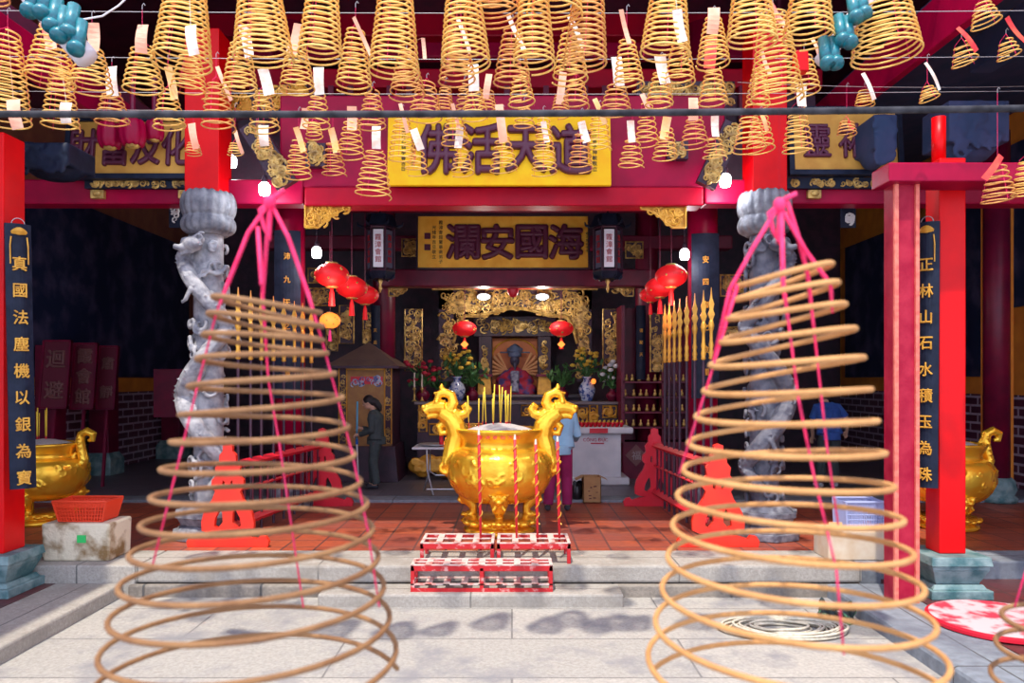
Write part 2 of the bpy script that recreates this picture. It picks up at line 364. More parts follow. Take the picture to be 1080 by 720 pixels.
# pilasters against the brick walls
def pil(x, y, w, h, m, nm, lab):
    t = thing('pilaster', lab, 'pilaster', (x, y, 0))
    MB().box(x - w, x + w, y - w, y + w, 0, h).build('shaft', m, t, bevel=.01)
    MB().box(x - w * 1.4, x + w * 1.4, y - w * 1.4, y + w * 1.4, 0, .3).frustum(x - w * 1.4, x + w * 1.4, y - w * 1.4, y + w * 1.4, .3, .42, .75).build('plinth', TEALST, t, bevel=.01)
pil(-7.48, 13.9, .18, 1.75, MAROON, 'p', 'dark maroon dado post on the left side wall past the red placards')
pil(-7.48, 12.3, .16, 2.3, MAROON, 'p', 'short maroon post between brick panels under the red placards')
pil(-7.48, 16.8, .2, 1.75, MAROON, 'p', 'farthest maroon dado post towards the left rear corner of the hall')
# roof of the hall, roofs of the side galleries, upper fascia
def slab(name, pts, th, m):
    mb = MB(); n = [Vector(p) for p in pts]; up = Vector((0, 0, th))
    mb.add([*n, *[p + up for p in n]], [(0, 1, 2, 3), (7, 6, 5, 4), (0, 4, 5, 1), (1, 5, 6, 2), (2, 6, 7, 3), (3, 7, 4, 0)])
    return struct(mb.build(name, m))
slab('ceiling', [(-8.3, 7.0, 6.35), (8.3, 7.0, 6.35), (8.3, 12.6, 8.1), (-8.3, 12.6, 8.1)], .2, CEIL)
slab('ceiling', [(-8.3, 12.6, 8.1), (8.3, 12.6, 8.1), (8.3, 18.9, 7.2), (-8.3, 18.9, 7.2)], .2, CEIL)
slab('ceiling', [(4.25, -1, 5.45), (6.5, -1, 6.1), (6.5, 8.3, 6.1), (4.25, 8.3, 5.45)], .15, BLUSH)  # outer strip left open, out of view, to let skylight reach the right wall
slab('ceiling', [(4.25, 8.3, 5.45), (8.0, 8.3, 6.0), (8.0, 15.5, 6.0), (4.25, 15.5, 5.45)], .15, BLUSH)
slab('ceiling', [(-8.3, -1, 6.2), (-4.55, -1, 5.0), (-4.55, 11.5, 5.0), (-8.3, 11.5, 6.2)], .15, CEIL)
# fascia planks along the side roofs
def thingbox(name, m, lab, cat, *a, bevel=.01, group=None):
    o = MB().box(*a).build(name, m, bevel=bevel); return tag(o, lab, cat, group)
thingbox('fascia_board', REDM, 'crimson fascia board under the right gallery roof edge', 'beam', 4.15, 4.245, -1, 12.6, 5.02, 5.5)
thingbox('fascia_board', REDM, 'magenta fascia board under the left gallery roof edge', 'beam', -4.64, -4.5, -1, 11.4, 4.62, 4.99)
thingbox('eave_beam', BLUSH, 'dark blue beam running inside the right gallery roof', 'beam', 5.0, 5.25, 0, 8.3, 5.1, 5.45)
thingbox('eave_beam', MAROON, 'dark beam running inside the left gallery roof', 'beam', -5.5, -5.25, 0, 8.3, 4.8, 5.1)
# main cross beams of the porch
def beam(lab, m, x0, x1, D0, D1, z0, z1, **k): return thingbox('beam', m, lab, 'beam', x0, x1, D0, D1, z0, z1, bevel=.02, **k)
beam('crimson main cross beam below the bright yellow signboard', CRIMB, X(322, 8.6), X(741, 8.6), 8.55, 8.85, 3.71, 3.92)
beam('maroon wall beam directly behind the bright yellow signboard', REDM, X(300, 8.8), X(760, 8.8), 8.62, 8.9, 3.93, 4.98)
beam('crimson cross beam over the left bay below the tan signboard', REDM, X(-10, 8.7), X(322, 8.7), 8.6, 8.85, 3.74, 4.02)
beam('crimson cross beam over the right bay below the green-grey signboard', REDM, X(741, 8.7), X(1100, 8.7), 8.6, 8.85, 3.74, 4.02)
beam('lower bright red purlin under the porch roof', CRIMB, -4.4, 4.1, 10.0, 10.25, Z(92, 10), Z(72, 10))
beam('upper bright red purlin high under the porch roof', CRIMB, -4.4, 4.1, 11.0, 11.3, Z(38, 11), Z(14, 11))
beam('maroon plank beam between the two bright red purlins', REDM, -4.4, 4.1, 10.7, 10.9, Z(60, 10.7), Z(44, 10.7))
# dark upper wall with lattice slats between purlin and beam
t = thing('lattice_transom', 'dark transom of vertical slats above the yellow signboard', 'lattice', (0, 9.7, 4.95))
MB().box(-4.2, 3.9, 9.75, 9.8, 4.0, 5.4).build('backing', DKWOOD, t)
for i in range(30):
    x = -3.6 + i * .25; MB().box(x, x + .07, 9.68, 9.74, 4.9, 5.5).build('slat', MAROON, t)
# round upright posts between beams
def column(name, lab, m, x, y, r, z0, z1, base=None, seg=24, bm=STONE):
    t = thing(name, lab, 'column', (x, y, z0 if base is None else base))
    MB().lathe([(r, z0), (r, z1)], seg, (x, y, 0)).build('shaft', m, t, smooth=False)
    for p in t.children[0].data.polygons: p.use_smooth = len(p.vertices) == 4
    if base is not None:
        MB().lathe([(r * 1.5, base), (r * 1.55, base + .06), (r * 1.3, base + .1), (r * 1.5, base + .18), (r * 1.35, z0 - .04), (r * 1.1, z0)], seg, (x, y, 0)).build('stone_base', bm, t, smooth=True)
    return t
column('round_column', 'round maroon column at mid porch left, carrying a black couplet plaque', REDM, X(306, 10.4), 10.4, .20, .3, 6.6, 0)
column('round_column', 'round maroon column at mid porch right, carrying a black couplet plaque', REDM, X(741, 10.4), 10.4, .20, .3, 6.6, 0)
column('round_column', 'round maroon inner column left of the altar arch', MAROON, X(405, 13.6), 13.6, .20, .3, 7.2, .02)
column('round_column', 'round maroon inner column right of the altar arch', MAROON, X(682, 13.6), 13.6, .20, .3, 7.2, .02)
column('round_column', 'round dark red column between yellow strips at far right', MAROON, X(1051, 10.9), 10.9, .17, .35, 5.3, 0, bm=TEALST)
column('round_post', 'short round red post above the right gallery lintel', RED, X(990, 7.0), 7.0, .06, Z(172, 7.0), Z(124, 7.0))
for px in (1037, 1065):
    thingbox('yellow_strip', PLASTER, 'yellow painted strip %s the round column at far right' % ('left of' if px < 1050 else 'right of'), 'trim', X(px, 11.3) - .03, X(px, 11.3) + .03, 11.25, 11.32, 0, 4.6)
# square outer columns with stone bases
def square_col(lab, xc, y0, w, ztop, base_lab):
    t = thing('square_column', lab, 'column', (xc, y0 + w / 2, -.17))
    MB().box(xc - w / 2, xc + w / 2, y0, y0 + w, .20, ztop).build('shaft', RED, t, bevel=.012)
    b = MB(); c = (xc, y0 + w / 2)
    def fr(h, z0, z1, k): b.frustum(c[0] - h, c[0] + h, c[1] - h, c[1] + h, z0, z1, k)
    fr(.27, -.17, -.09, 1.); fr(.24, -.09, -.05, .9); fr(.19, -.05, .08, 1.3); fr(.25, .08, .12, 1.); fr(.27, .12, .20, .95)
    b.build('stone_base', TEALST, t, bevel=.008)
    return t
square_col('tall bright red square column at the far left edge of the porch', X(5, 6.74) - .16, 6.74, .30, 3.95, '')
square_col('tall bright red square column on the right, right of the black couplet board', 3.918, 6.74, .236, 3.72, '')
# lintel and gate post of the right gallery
t = thing('gate_frame', 'faded red timber gate frame standing before the right square column', 'gate frame', (X(956, 6.55), 6.55, -.17))
MB().box(X(943, 6.5), X(969, 6.5), 6.52, 6.68, -.17, Z(190, 6.5)).build('post', PINKW, t, bevel=.004)
for a, b in ((943, 947.5), (965.5, 969.5)): MB().box(X(a, 6.5), X(b, 6.5), 6.49, 6.52, -.17, Z(190, 6.5)).build('edge_highlight', PINKE, t, bevel=.003)  # painted highlights along the post edges
MB().box(X(938, 6.4), 5.9, 6.4, 6.72, Z(191, 6.4), Z(171, 6.4)).build('lintel', REDM, t, bevel=.01)
# dragon columns ---------------------------------------------------
def dragon_column(xc, yc, lab, stone, stonelo, turn, seed):
    t = thing('dragon_column', lab, 'column', (xc, yc, 0)); rnd = random.Random(seed)
    zt = Z(247, 8.5); zc = Z(205, 8.5)
    MB().box(xc - .19, xc + .19, yc - .19, yc + .19, zc - .02, 5.6).build('upper_shaft', RED, t, bevel=.01)
    cp = MB().lathe([(.20, zt - .02), (.25, zt + .02), (.26, zt + .17), (.24, zt + .20), (.255, zt + .33), (.2, zt + .47)], 28, (xc, yc, 0))
    for k in range(18):
        a = 2 * PI * k / 18; cp.ell((xc + .235 * math.cos(a), yc + .235 * math.sin(a), zt + .10), (.062, .062, .095)); cp.ell((xc + .235 * math.cos(a), yc + .235 * math.sin(a), zt + .32), (.066, .066, .15))
    place('capital', sculpt(cp, .012, 2), STONEC, t)
    b = MB()                                                       # eight-sided moulded base
    for r0, r1, z0, z1 in ((.40, .40, 0, .08), (.36, .30, .08, .15), (.30, .35, .15, .24), (.37, .37, .24, .30), (.33, .26, .30, .36)):
        b.lathe([(r0, z0), (r1, z1)], 8, (xc, yc, 0))
    b.build('stone_base', STONE, t, bevel=.008)
    m = MB(); m.lathe([(.16, .33), (.16, zt + .03)], 20, (xc, yc, 0))
    n = 150; pts = []; rs = []
    for i in range(n + 1):                                         # dragon weaving up the front of the shaft, head below the capital
        u = i / n; z = .50 + (zt - .68) * u; a = -PI / 2 + turn * 1.25 * math.sin(2 * PI * 1.75 * u + .4)
        R = .245; pts.append(Vector((xc + R * math.cos(a), yc + R * math.sin(a), z + .07 * math.sin(4 * PI * 1.75 * u + .8)))); rs.append(.042 + .062 * math.sin(PI * min(.74, u * 1.1 + .12)))
    m.tube(pts, rs, 10)
    for i in range(4, n - 2, 4):                                   # dorsal spines
        p = pts[i]; d = (Vector((p.x, p.y, 0)) - Vector((xc, yc, 0))).normalized(); m.tube([p + d * rs[i] * .6, p + d * (rs[i] + .03) + Vector((0, 0, .035))], [.02, .005], 5)
    for u, sgn in ((.22, 1), (.42, -1), (.63, 1), (.82, -1)):        # clawed legs
        i = int(u * n); p = pts[i]; d = (Vector((p.x, p.y, 0)) - Vector((xc, yc, 0))).normalized(); sd = Vector((-d.y, d.x, 0)) * sgn
        k = p + d * .08 + sd * .10 + Vector((0, 0, .04)); e = k + sd * .05 + Vector((0, 0, -.12))
        m.tube([p, k, e], [.05, .035, .025], 7)
        for q in (-1, 0, 1): m.tube([e, e + sd * .05 + d * .02 * q + Vector((0, 0, -.03 + .02 * q))], [.016, .004], 5)
    h = pts[-1]; d = Vector((0, -1, 0)); h = Vector((xc - turn * .06, yc - .28, zt - .16))
    m.tube([pts[-1], (pts[-1] + h) / 2 + Vector((0, -.05, .06)), h], [.07, .07, .08], 9)
    m.ell(h, (.10, .12, .08)); m.tube([h, h + Vector((-turn * .12, -.06, -.05)), h + Vector((-turn * .18, -.06, -.03))], [.06, .04, .03], 8)
    m.tube([h + Vector((0, 0, -.06)), h + Vector((-turn * .13, -.04, -.12))], [.04, .018], 7)
    for q in (-1, 1): m.tube(spiral(h.x + turn * .08, h.z + .06, .08, 1.1, q, q, 10, h.y + .02 * q), .014, 6)
    for i in range(96):                                            # cloud scrolls all over the shaft
        z = rnd.uniform(.42, zt - .06); a = rnd.uniform(0, 2 * PI); R = .17; rr = rnd.uniform(.055, .115)
        d = Vector((math.cos(a), math.sin(a), 0)); sd = Vector((-d.y, d.x, 0)); c = Vector((xc, yc, z)) + d * R; a0 = rnd.uniform(0, 6.28); q = rnd.choice((-1, 1))
        p = [c + sd * (rr * (1 - .085 * k) * math.cos(a0 + q * k * .62)) + Vector((0, 0, rr * (1 - .085 * k) * math.sin(a0 + q * k * .62))) + d * .028 for k in range(11)]
        m.tube(p, [.027 - .0012 * k for k in range(11)], 6)
    me = sculpt(m, .0115, 1, 'carved_shaft')
    place('carved_shaft', me, stone, t)
    return t
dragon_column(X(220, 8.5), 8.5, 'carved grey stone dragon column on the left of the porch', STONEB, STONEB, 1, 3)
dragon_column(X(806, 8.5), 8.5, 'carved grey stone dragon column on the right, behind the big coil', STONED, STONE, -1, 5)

# signboards --------------------------------------------------------
def board(lab, m, x0, y0, x1, y1, D, body, size, gm, frame=None, dil=.012, tilt=-.1, cat='signboard', gap=1.2, sx=1., extra=(), stamps=(), shift=0.):
    w, h = X(x1, D) - X(x0, D), Z(y0, D) - Z(y1, D); c = Vector((X((x0 + x1) / 2, D), D, Z((y0 + y1) / 2, D)))
    t = thing('signboard', lab, 'signboard', c)
    R = Matrix.Translation(c) @ Matrix.Rotation(tilt, 4, 'X')
    MB().box(-w / 2, w / 2, -.02, .03, -h / 2, h / 2, R).build('panel', m, t, bevel=.006)
    if frame:
        fw, fm = frame; b = MB()
        for a in ((-w / 2 - fw, w / 2 + fw, h / 2, h / 2 + fw), (-w / 2 - fw, w / 2 + fw, -h / 2 - fw, -h / 2), (-w / 2 - fw, -w / 2, -h / 2, h / 2), (w / 2, w / 2 + fw, -h / 2, h / 2)):
            b.box(a[0], a[1], -.05, .035, a[2], a[3], R)
        b.build('frame', fm, t, bevel=.006)
    T = R @ Matrix.Translation((shift, -.025, 0)) @ FRONT
    brush(body, size, gm, t, T, dil, gap=gap, sx=sx)
    for (s, px, sz) in extra:                                       # small upright inscriptions
        text(s, sz, GLYPHK, t, R @ Matrix.Translation((X(px, D) - c.x, -.022, 0)) @ FRONT, 'inscription', .004, vertical=True, gap=1.15)
    for (px, py) in stamps:
        q = MB(); a, b2 = X(px, D) - c.x, Z(py, D) - c.z
        q.box(a - .05, a + .05, -.028, -.018, b2 - .05, b2 + .05, R); q.build('seal_stamp', GLYPH, t)
    return t
board('bright yellow signboard with four large purple-brown characters over the porch', BOARDY, 409, 120, 644, 197, 8.42, '佛活天道', .60, GLYPH, None, .022, gap=.82, sx=.80, shift=.05,
      extra=(('道光乙酉季春吉日', 426, .055), ('玉成信士敬立', 436, .055), ('三山弟子神敏敬立', 627, .055)))
board('tan signboard with purple characters high on the left bay', BOARDT, 76, 128, 202, 185, 8.5, '財富及化', .44, GLYPH, (.06, NAVY), .014, gap=.78, sx=.76)
board('drab tan signboard with two purple characters high on the right bay', BOARDT, 836, 118, 945, 181, 8.5, '靈祐', .42, GLYPH, (.06, NAVY), .010, gap=.95, sx=.78, shift=-.12)
board('ochre inner signboard with four purple-brown characters above the altar', BOARDI, 441, 228, 620, 283, 12.4, '瀾安國海', .60, GLYPH, (.03, DKWOOD), .026, gap=.93, sx=.98, shift=.19, tilt=-.05,
      extra=(('霞漳會館董事衆弟子', 465, .07), ('光緒年吉旦敬立', 458, .07), ('歲次癸卯仲冬', 619, .05)), stamps=((451, 249), (451, 261)))
# carved strips under the side boards, gold latch blocks
for lab, a, b, sd in (('left', 88, 202, 4), ('right', 826, 948, 6)):
    t = thing('carved_strip', 'black carved strip with worn gilding below the %s tan signboard' % lab, 'carving', (X((a + b) / 2, 8.5), 8.55, Z(192, 8.5)))
    MB().box(X(a, 8.5), X(b, 8.5), 8.52, 8.58, Z(198, 8.5), Z(186.5, 8.5)).build('backing', NAVY, t)
    scrolls(MB(), X(a, 8.5), X(b, 8.5), Z(197, 8.5), Z(188, 8.5), 8.515, 34, .045, sd, .3).build('carving', GOLDD, t)
for px, wh in ((100, 'under the left tan signboard, left one'), (193, 'under the left tan signboard, right one'), (861, 'below the right signboard')):
    tag(MB().box(X(px - 7, 8.5), X(px + 7, 8.5), 8.54, 8.6, Z(208, 8.5), Z(199, 8.5)).ell((X(px, 8.5), 8.54, Z(203, 8.5)), (.05, .03, .035)).build('gilt_block', GOLDD, bevel=.005), 'small gilt carved block ' + wh, 'carving')
# couplet boards ------------------------------------------------------
def couplet(lab, body, p0, p1, w, rz, size, m=NAVY, gm=GOLDP, cap=True, gap=1.5, D=6.7, brushy=True, off=(0, 0)):
    """p0,p1 = (px,py) of top and bottom centre at depth D"""
    a, b = V(*p0, D), V(*p1, D); c = (a + b) / 2; h = a.z - b.z; lean = math.atan2(a.x - b.x, h)
    t = thing('couplet_board', lab, 'couplet board', (b.x, b.y, b.z))
    R = Matrix.Translation(c) @ Matrix.Rotation(lean, 4, 'Y') @ Matrix.Rotation(rz, 4, 'Z')
    mb = MB(); n = 8; vs = []; fs = []                               # gently bowed plank
    for i in range(n + 1):
        u = -w / 2 + w * i / n; y = -.035 * math.cos(PI * u / w) + .01
        vs += [(u, y, -h / 2), (u, y, h / 2), (u, y + .03, h / 2), (u, y + .03, -h / 2)]
    for i in range(n):
        for k in range(4): fs.append((i * 4 + k, i * 4 + (k + 1) % 4, i * 4 + 4 + (k + 1) % 4, i * 4 + 4 + k))
    fs += [(0, 1, 2, 3), (n * 4 + 3, n * 4 + 2, n * 4 + 1, n * 4)]
    mb.add(vs, fs, R).build('plank', m, t, smooth=False)
    top = h / 2 - (h * .085 if cap else .03)
    H = h - (h * .12 if cap else 0); T = R @ Matrix.Translation((0, -.027, -h * .055 if cap else 0)) @ FRONT
    brush(body, size, gm, t, T, size * .022, vertical=True, sx=.9, gap=gap)
    if cap:
        q = MB(); q.tube([(x, -.03, h / 2 - .12 + .05 * math.cos(x / w * 2.6) + .0) for x in [-.30 * w + .6 * w * i / 8 for i in range(9)]], [.012, .022, .03, .036, .038, .036, .03, .022, .012], 6, R)
        for s in (-1, 1): q.tube([(s * .30 * w, -.03, h / 2 - .12), (s * .34 * w, -.028, h / 2 - .2), (s * .34 * w, -.028, h / 2 - .36)], .006, 5, R)
        q.build('lotus_leaf_emblem', gm, t)
        a_ = MB().tube([Vector((.05 * math.cos(k * PI / 8), 0, h / 2 + .05 * math.sin(k * PI / 8))) for k in range(9)], .004, 5, R); a_.build('hanging_ring', WIRE, t)
    return t
couplet('long black couplet board with gold characters on the far left red column', '真國法塵機以銀為寶', (19, 236), (25, 515), .20, .75, .135, D=6.72, gap=1.75)
couplet('long black couplet board with gold characters beside the right red column', '正林山石水積玉為珠', (978, 234), (976, 514), .19, -.7, .13, D=6.72, gap=1.78)
couplet('dark couplet plaque with small gold characters on the left mid column', '沛九天之德澤', (303, 243), (303, 420), .34, .15, .10, D=10.12, cap=False, gap=3.1)
couplet('dark couplet plaque with small gold characters on the right mid column', '安四海之波瀾', (744, 246), (744, 420), .36, -.1, .10, D=10.12, cap=False, gap=3.0)
couplet('narrow blue-black plaque on the inner column left of the altar', '天后宮', (396, 322), (396, 400), .16, 0, .07, D=13.3, cap=False, gap=3)
couplet('narrow blue-black plaque on the inner column right of the altar', '德配天', (676, 322), (676, 400), .16, 0, .07, D=13.3, cap=False, gap=3)
# red placards on the left wall
def placard(lab, x0, y0, x1, y1, D, words, ry=.9):
    c = V((x0 + x1) / 2, (y0 + y1) / 2, D); w, h = X(x1, D) - X(x0, D), Z(y0, D) - Z(y1, D)
    t = thing('procession_placard', lab, 'placard', (c.x, c.y, c.z - h / 2), 'red placards along the left wall'); R = Matrix.Translation(c) @ Matrix.Rotation(-.12, 4, 'X')
    MB().box(-w / 2, w / 2, 0, .04, -h / 2, h / 2, R).build('panel', CRIMD, t, bevel=.006)
    b = MB(); f = .03
    for a in ((-w / 2, w / 2, h / 2 - f, h / 2), (-w / 2, w / 2, -h / 2, -h / 2 + f), (-w / 2, -w / 2 + f, -h / 2, h / 2), (w / 2 - f, w / 2, -h / 2, h / 2)): b.box(a[0], a[1], -.02, .05, a[2], a[3], R)
    b.build('frame', MAROON, t)
    brush(words, w * .68, CRIML, t, R @ FRONT, .008, vertical=True, gap=h / len(words) / (w * .68) * .9)
    MB().box(-.02, .02, .05, .09, -h / 2 - (c.z - h / 2) , h / 2 - .1, R).build('pole', MAROON, t)
CRIMD = mat('deep_crimson_panel', (.11, .004, .02), .6); CRIML = mat('brownish_writing', (.15, .055, .05), .6)
placard('leftmost red placard with two large characters by the left wall', 43, 358, 73, 431, 11.6, '迴避')
placard('middle red placard with three characters by the left wall', 76, 361, 101, 432, 12.0, '霞會館')
placard('rightmost red placard with two characters by the left wall', 103, 364, 123, 432, 12.4, '肅靜')
tag(MB().box(X(163, 13), X(196, 13), 12.95, 13.0, Z(440, 13), Z(389, 13)).build('notice_panel', MAROON, bevel=.01), 'plain dark wooden panel standing left of the left dragon column', 'panel')

# carved gold corner brackets -------------------------------------------
def bracket(lab, x0, y0, x1, y1, D, flip, gm=GOLDP, seed=1, n=26, r=.055):
    """triangular openwork corner bracket, deep side towards the column"""
    a, b, zt, zb = X(x0, D), X(x1, D), Z(y0, D), Z(y1, D); w, h = b - a, zt - zb
    t = thing('carved_bracket', lab, 'bracket', (a if not flip else b, D, zt))
    def inside(x, z):
        u = (x - a) / w; u = 1 - u if flip else u
        return (zt - z) / h < 1 - max(0, u - .25) / .75 * .9
    q = MB(); s = (lambda u: b - u * w) if flip else (lambda u: a + u * w)
    for (u0, z0, u1, z1) in ((0, 0, 1, 0), (0, 0, 0, 1), (0, 1, .3, 1), (1, 0, 1, .18)): q.tube([(s(u0), D, zt - z0 * h), (s(u1), D, zt - z1 * h)], .013, 5)
    q.tube([(s(.3 + .7 * i / 8), D, zt - h * (1 - .82 * math.sin(PI / 2 * i / 8))) for i in range(9)], .013, 5)
    q.build('rim', gm, t)
    scrolls(MB(), a, b, zb, zt, D, n, r, seed, .26, inside).build('scrollwork', gm, t)
    bk = MB(); pl = [(s(0), zt), (s(1), zt), (s(1), zt - h * .15)] + [(s(1 - .7 * i / 6), zt - h * (.18 + .8 * (1 - math.cos(PI / 2 * i / 6)))) for i in range(1, 7)] + [(s(0), zb)]
    bk.prism(pl, D + .02, D + .035); bk.build('backing', gm if gm is GOLDP and w > .5 else DKWOOD, t)
    return t
OCHRB = mat('ochre_backing', (.35, .19, .04), .6)
bracket('gilt openwork corner bracket under the main beam, left end', 322, 216, 369, 240, 8.62, False, seed=11)
bracket('gilt openwork corner bracket under the main beam, right end', 676, 216, 723, 240, 8.62, True, seed=12)
bracket('small gilt bracket under the inner beam left of the altar', 410, 295, 441, 312, 12.7, False, GOLDD, 13, 20, .07)
bracket('small gilt bracket under the inner beam right of the altar', 638, 295, 668, 312, 12.7, True, GOLDD, 14, 20, .07)
# gilded diagonal struts and hanging carvings beneath the roof
def strut(lab, p, q, D, w, seed, gm=GOLDD):
    a, b = V(*p, D), V(*q, D); L = (b - a).length; ang = math.atan2(b.z - a.z, b.x - a.x)
    R = Matrix.Translation(a) @ Matrix.Rotation(-ang, 4, 'Y')
    t = thing('carved_strut', lab, 'carving', a)
    MB().box(0, L, 0, .10, -w / 2, w / 2, R).build('core', DKWOOD, t)
    s = scrolls(MB(), 0, L, -w / 2, w / 2, -.01, int(L * w * 300), .06, seed, .28); s.v = [tuple(R @ Vector(v)) for v in s.v]; s.build('carving', gm, t)
    return t
strut('dark gilded diagonal strut left of the yellow signboard', (262, 130), (302, 195), 8.3, .24, 21)
strut('dark gilded diagonal strut right of the yellow signboard', (745, 195), (775, 130), 8.3, .22, 22)
strut('gilded carved crossing under the roof left of centre', (268, 108), (325, 100), 8.9, .32, 23, GOLDP)
strut('gilded carved crossing under the roof right of centre', (672, 100), (775, 100), 8.9, .32, 24)
strut('small gilded carving hanging on the beam between two low coils at left', (322, 163), (343, 163), 8.5, .26, 25)
strut('small gilded carving hanging on the beam between low coils at right', (704, 158), (726, 158), 8.5, .2, 26)
strut('gilded carving at top edge of the left bay beside the red post', (240, 112), (268, 108), 8.9, .3, 27, GOLDP)
# massive dark carved corbels at both sides
def corbel(lab, x0, y0, x1, y1, D, seed, m=BLUSH, depth=.5):
    a, b, zt, zb = X(x0, D), X(x1, D), Z(y0, D), Z(y1, D)
    mb = MB().box(a, b, D, D + depth, zb + (zt - zb) * .3, zt); mb.ell(((a + b) / 2, D + depth / 2, zb + (zt - zb) * .35), ((b - a) / 2, depth / 2, (zt - zb) * .35))
    scrolls(mb, a, b, zb, zt, D - .01, 26, .09, seed, .3)
    return tag(place('carved_corbel', sculpt(mb, .02, 1), m), lab, 'carving')
corbel('dark carved corbel block by the left red column top', 14, 150, 72, 184, 7.4, 31, NAVY)
corbel('large dark carved bracket under the roof at upper right', 1001, 105, 1066, 168, 7.6, 32, BLUSH)
corbel('dark rounded bracket left of the upright red post', 922, 120, 946, 172, 8.0, 33, BLUSH)
# red lotus pendant over the left signboard
def pendant(lab, px, py, D, m, s=1.):
    t = thing('hanging_pendant', lab, 'carving', V(px, py, D)); c = V(px, py, D); mb = MB()
    for k in range(8):
        a = 2 * PI * k / 8; mb.ell((c.x + .09 * s * math.cos(a), c.y + .09 * s * math.sin(a), c.z), (.06 * s, .06 * s, .16 * s))
    place('petals', sculpt(mb, .015, 1), m, t); MB().ell((c.x, c.y, c.z - .13 * s), (.08 * s, .08 * s, .05 * s)).build('boss', GOLDD, t, smooth=True)
    MB().tube([c, c + Vector((0, 0, .6))], .03, 8).build('rod', MAROON, t)
pendant('red carved lotus pendant hanging before the left signboard', 140, 140, 8.1, REDM, .95)
pendant('smaller pink red carved pendant beside the lotus pendant', 163, 138, 8.25, REDM, .7)
pendant('dark crimson lotus pendant above the corbel at upper left', 116, 143, 8.2, REDM, .9)

for px, L in ((186, 'small black hanging plaque with white marks left of the left dragon column'), (895, 'small black hanging plaque with white marks in the right bay under the cross beam')):
    D = 9.0; t = thing('hanging_plaque', L, 'plaque', V(px, 240, D)); w = .09; MB().box(X(px, D) - w, X(px, D) + w, D, D + .03, Z(240, D), Z(212, D)).build('plaque_board', NAVY, t, bevel=.005)
    scrolls(MB(), X(px, D) - .06, X(px, D) + .06, Z(237, D), Z(215, D), D - .005, 4, .055, int(px), .3).build('white_mark', mat('dull_white_paint', (.6, .58, .56), .6), t)
tag(MB().frustum(X(837, 5.9), X(851, 5.9), 5.85, 5.95, Z(77, 5.9), Z(55, 5.9), .9).build('red_cloth_charm', RED, bevel=.01), 'red cloth charm hanging left of the right turquoise tiles', 'charm')
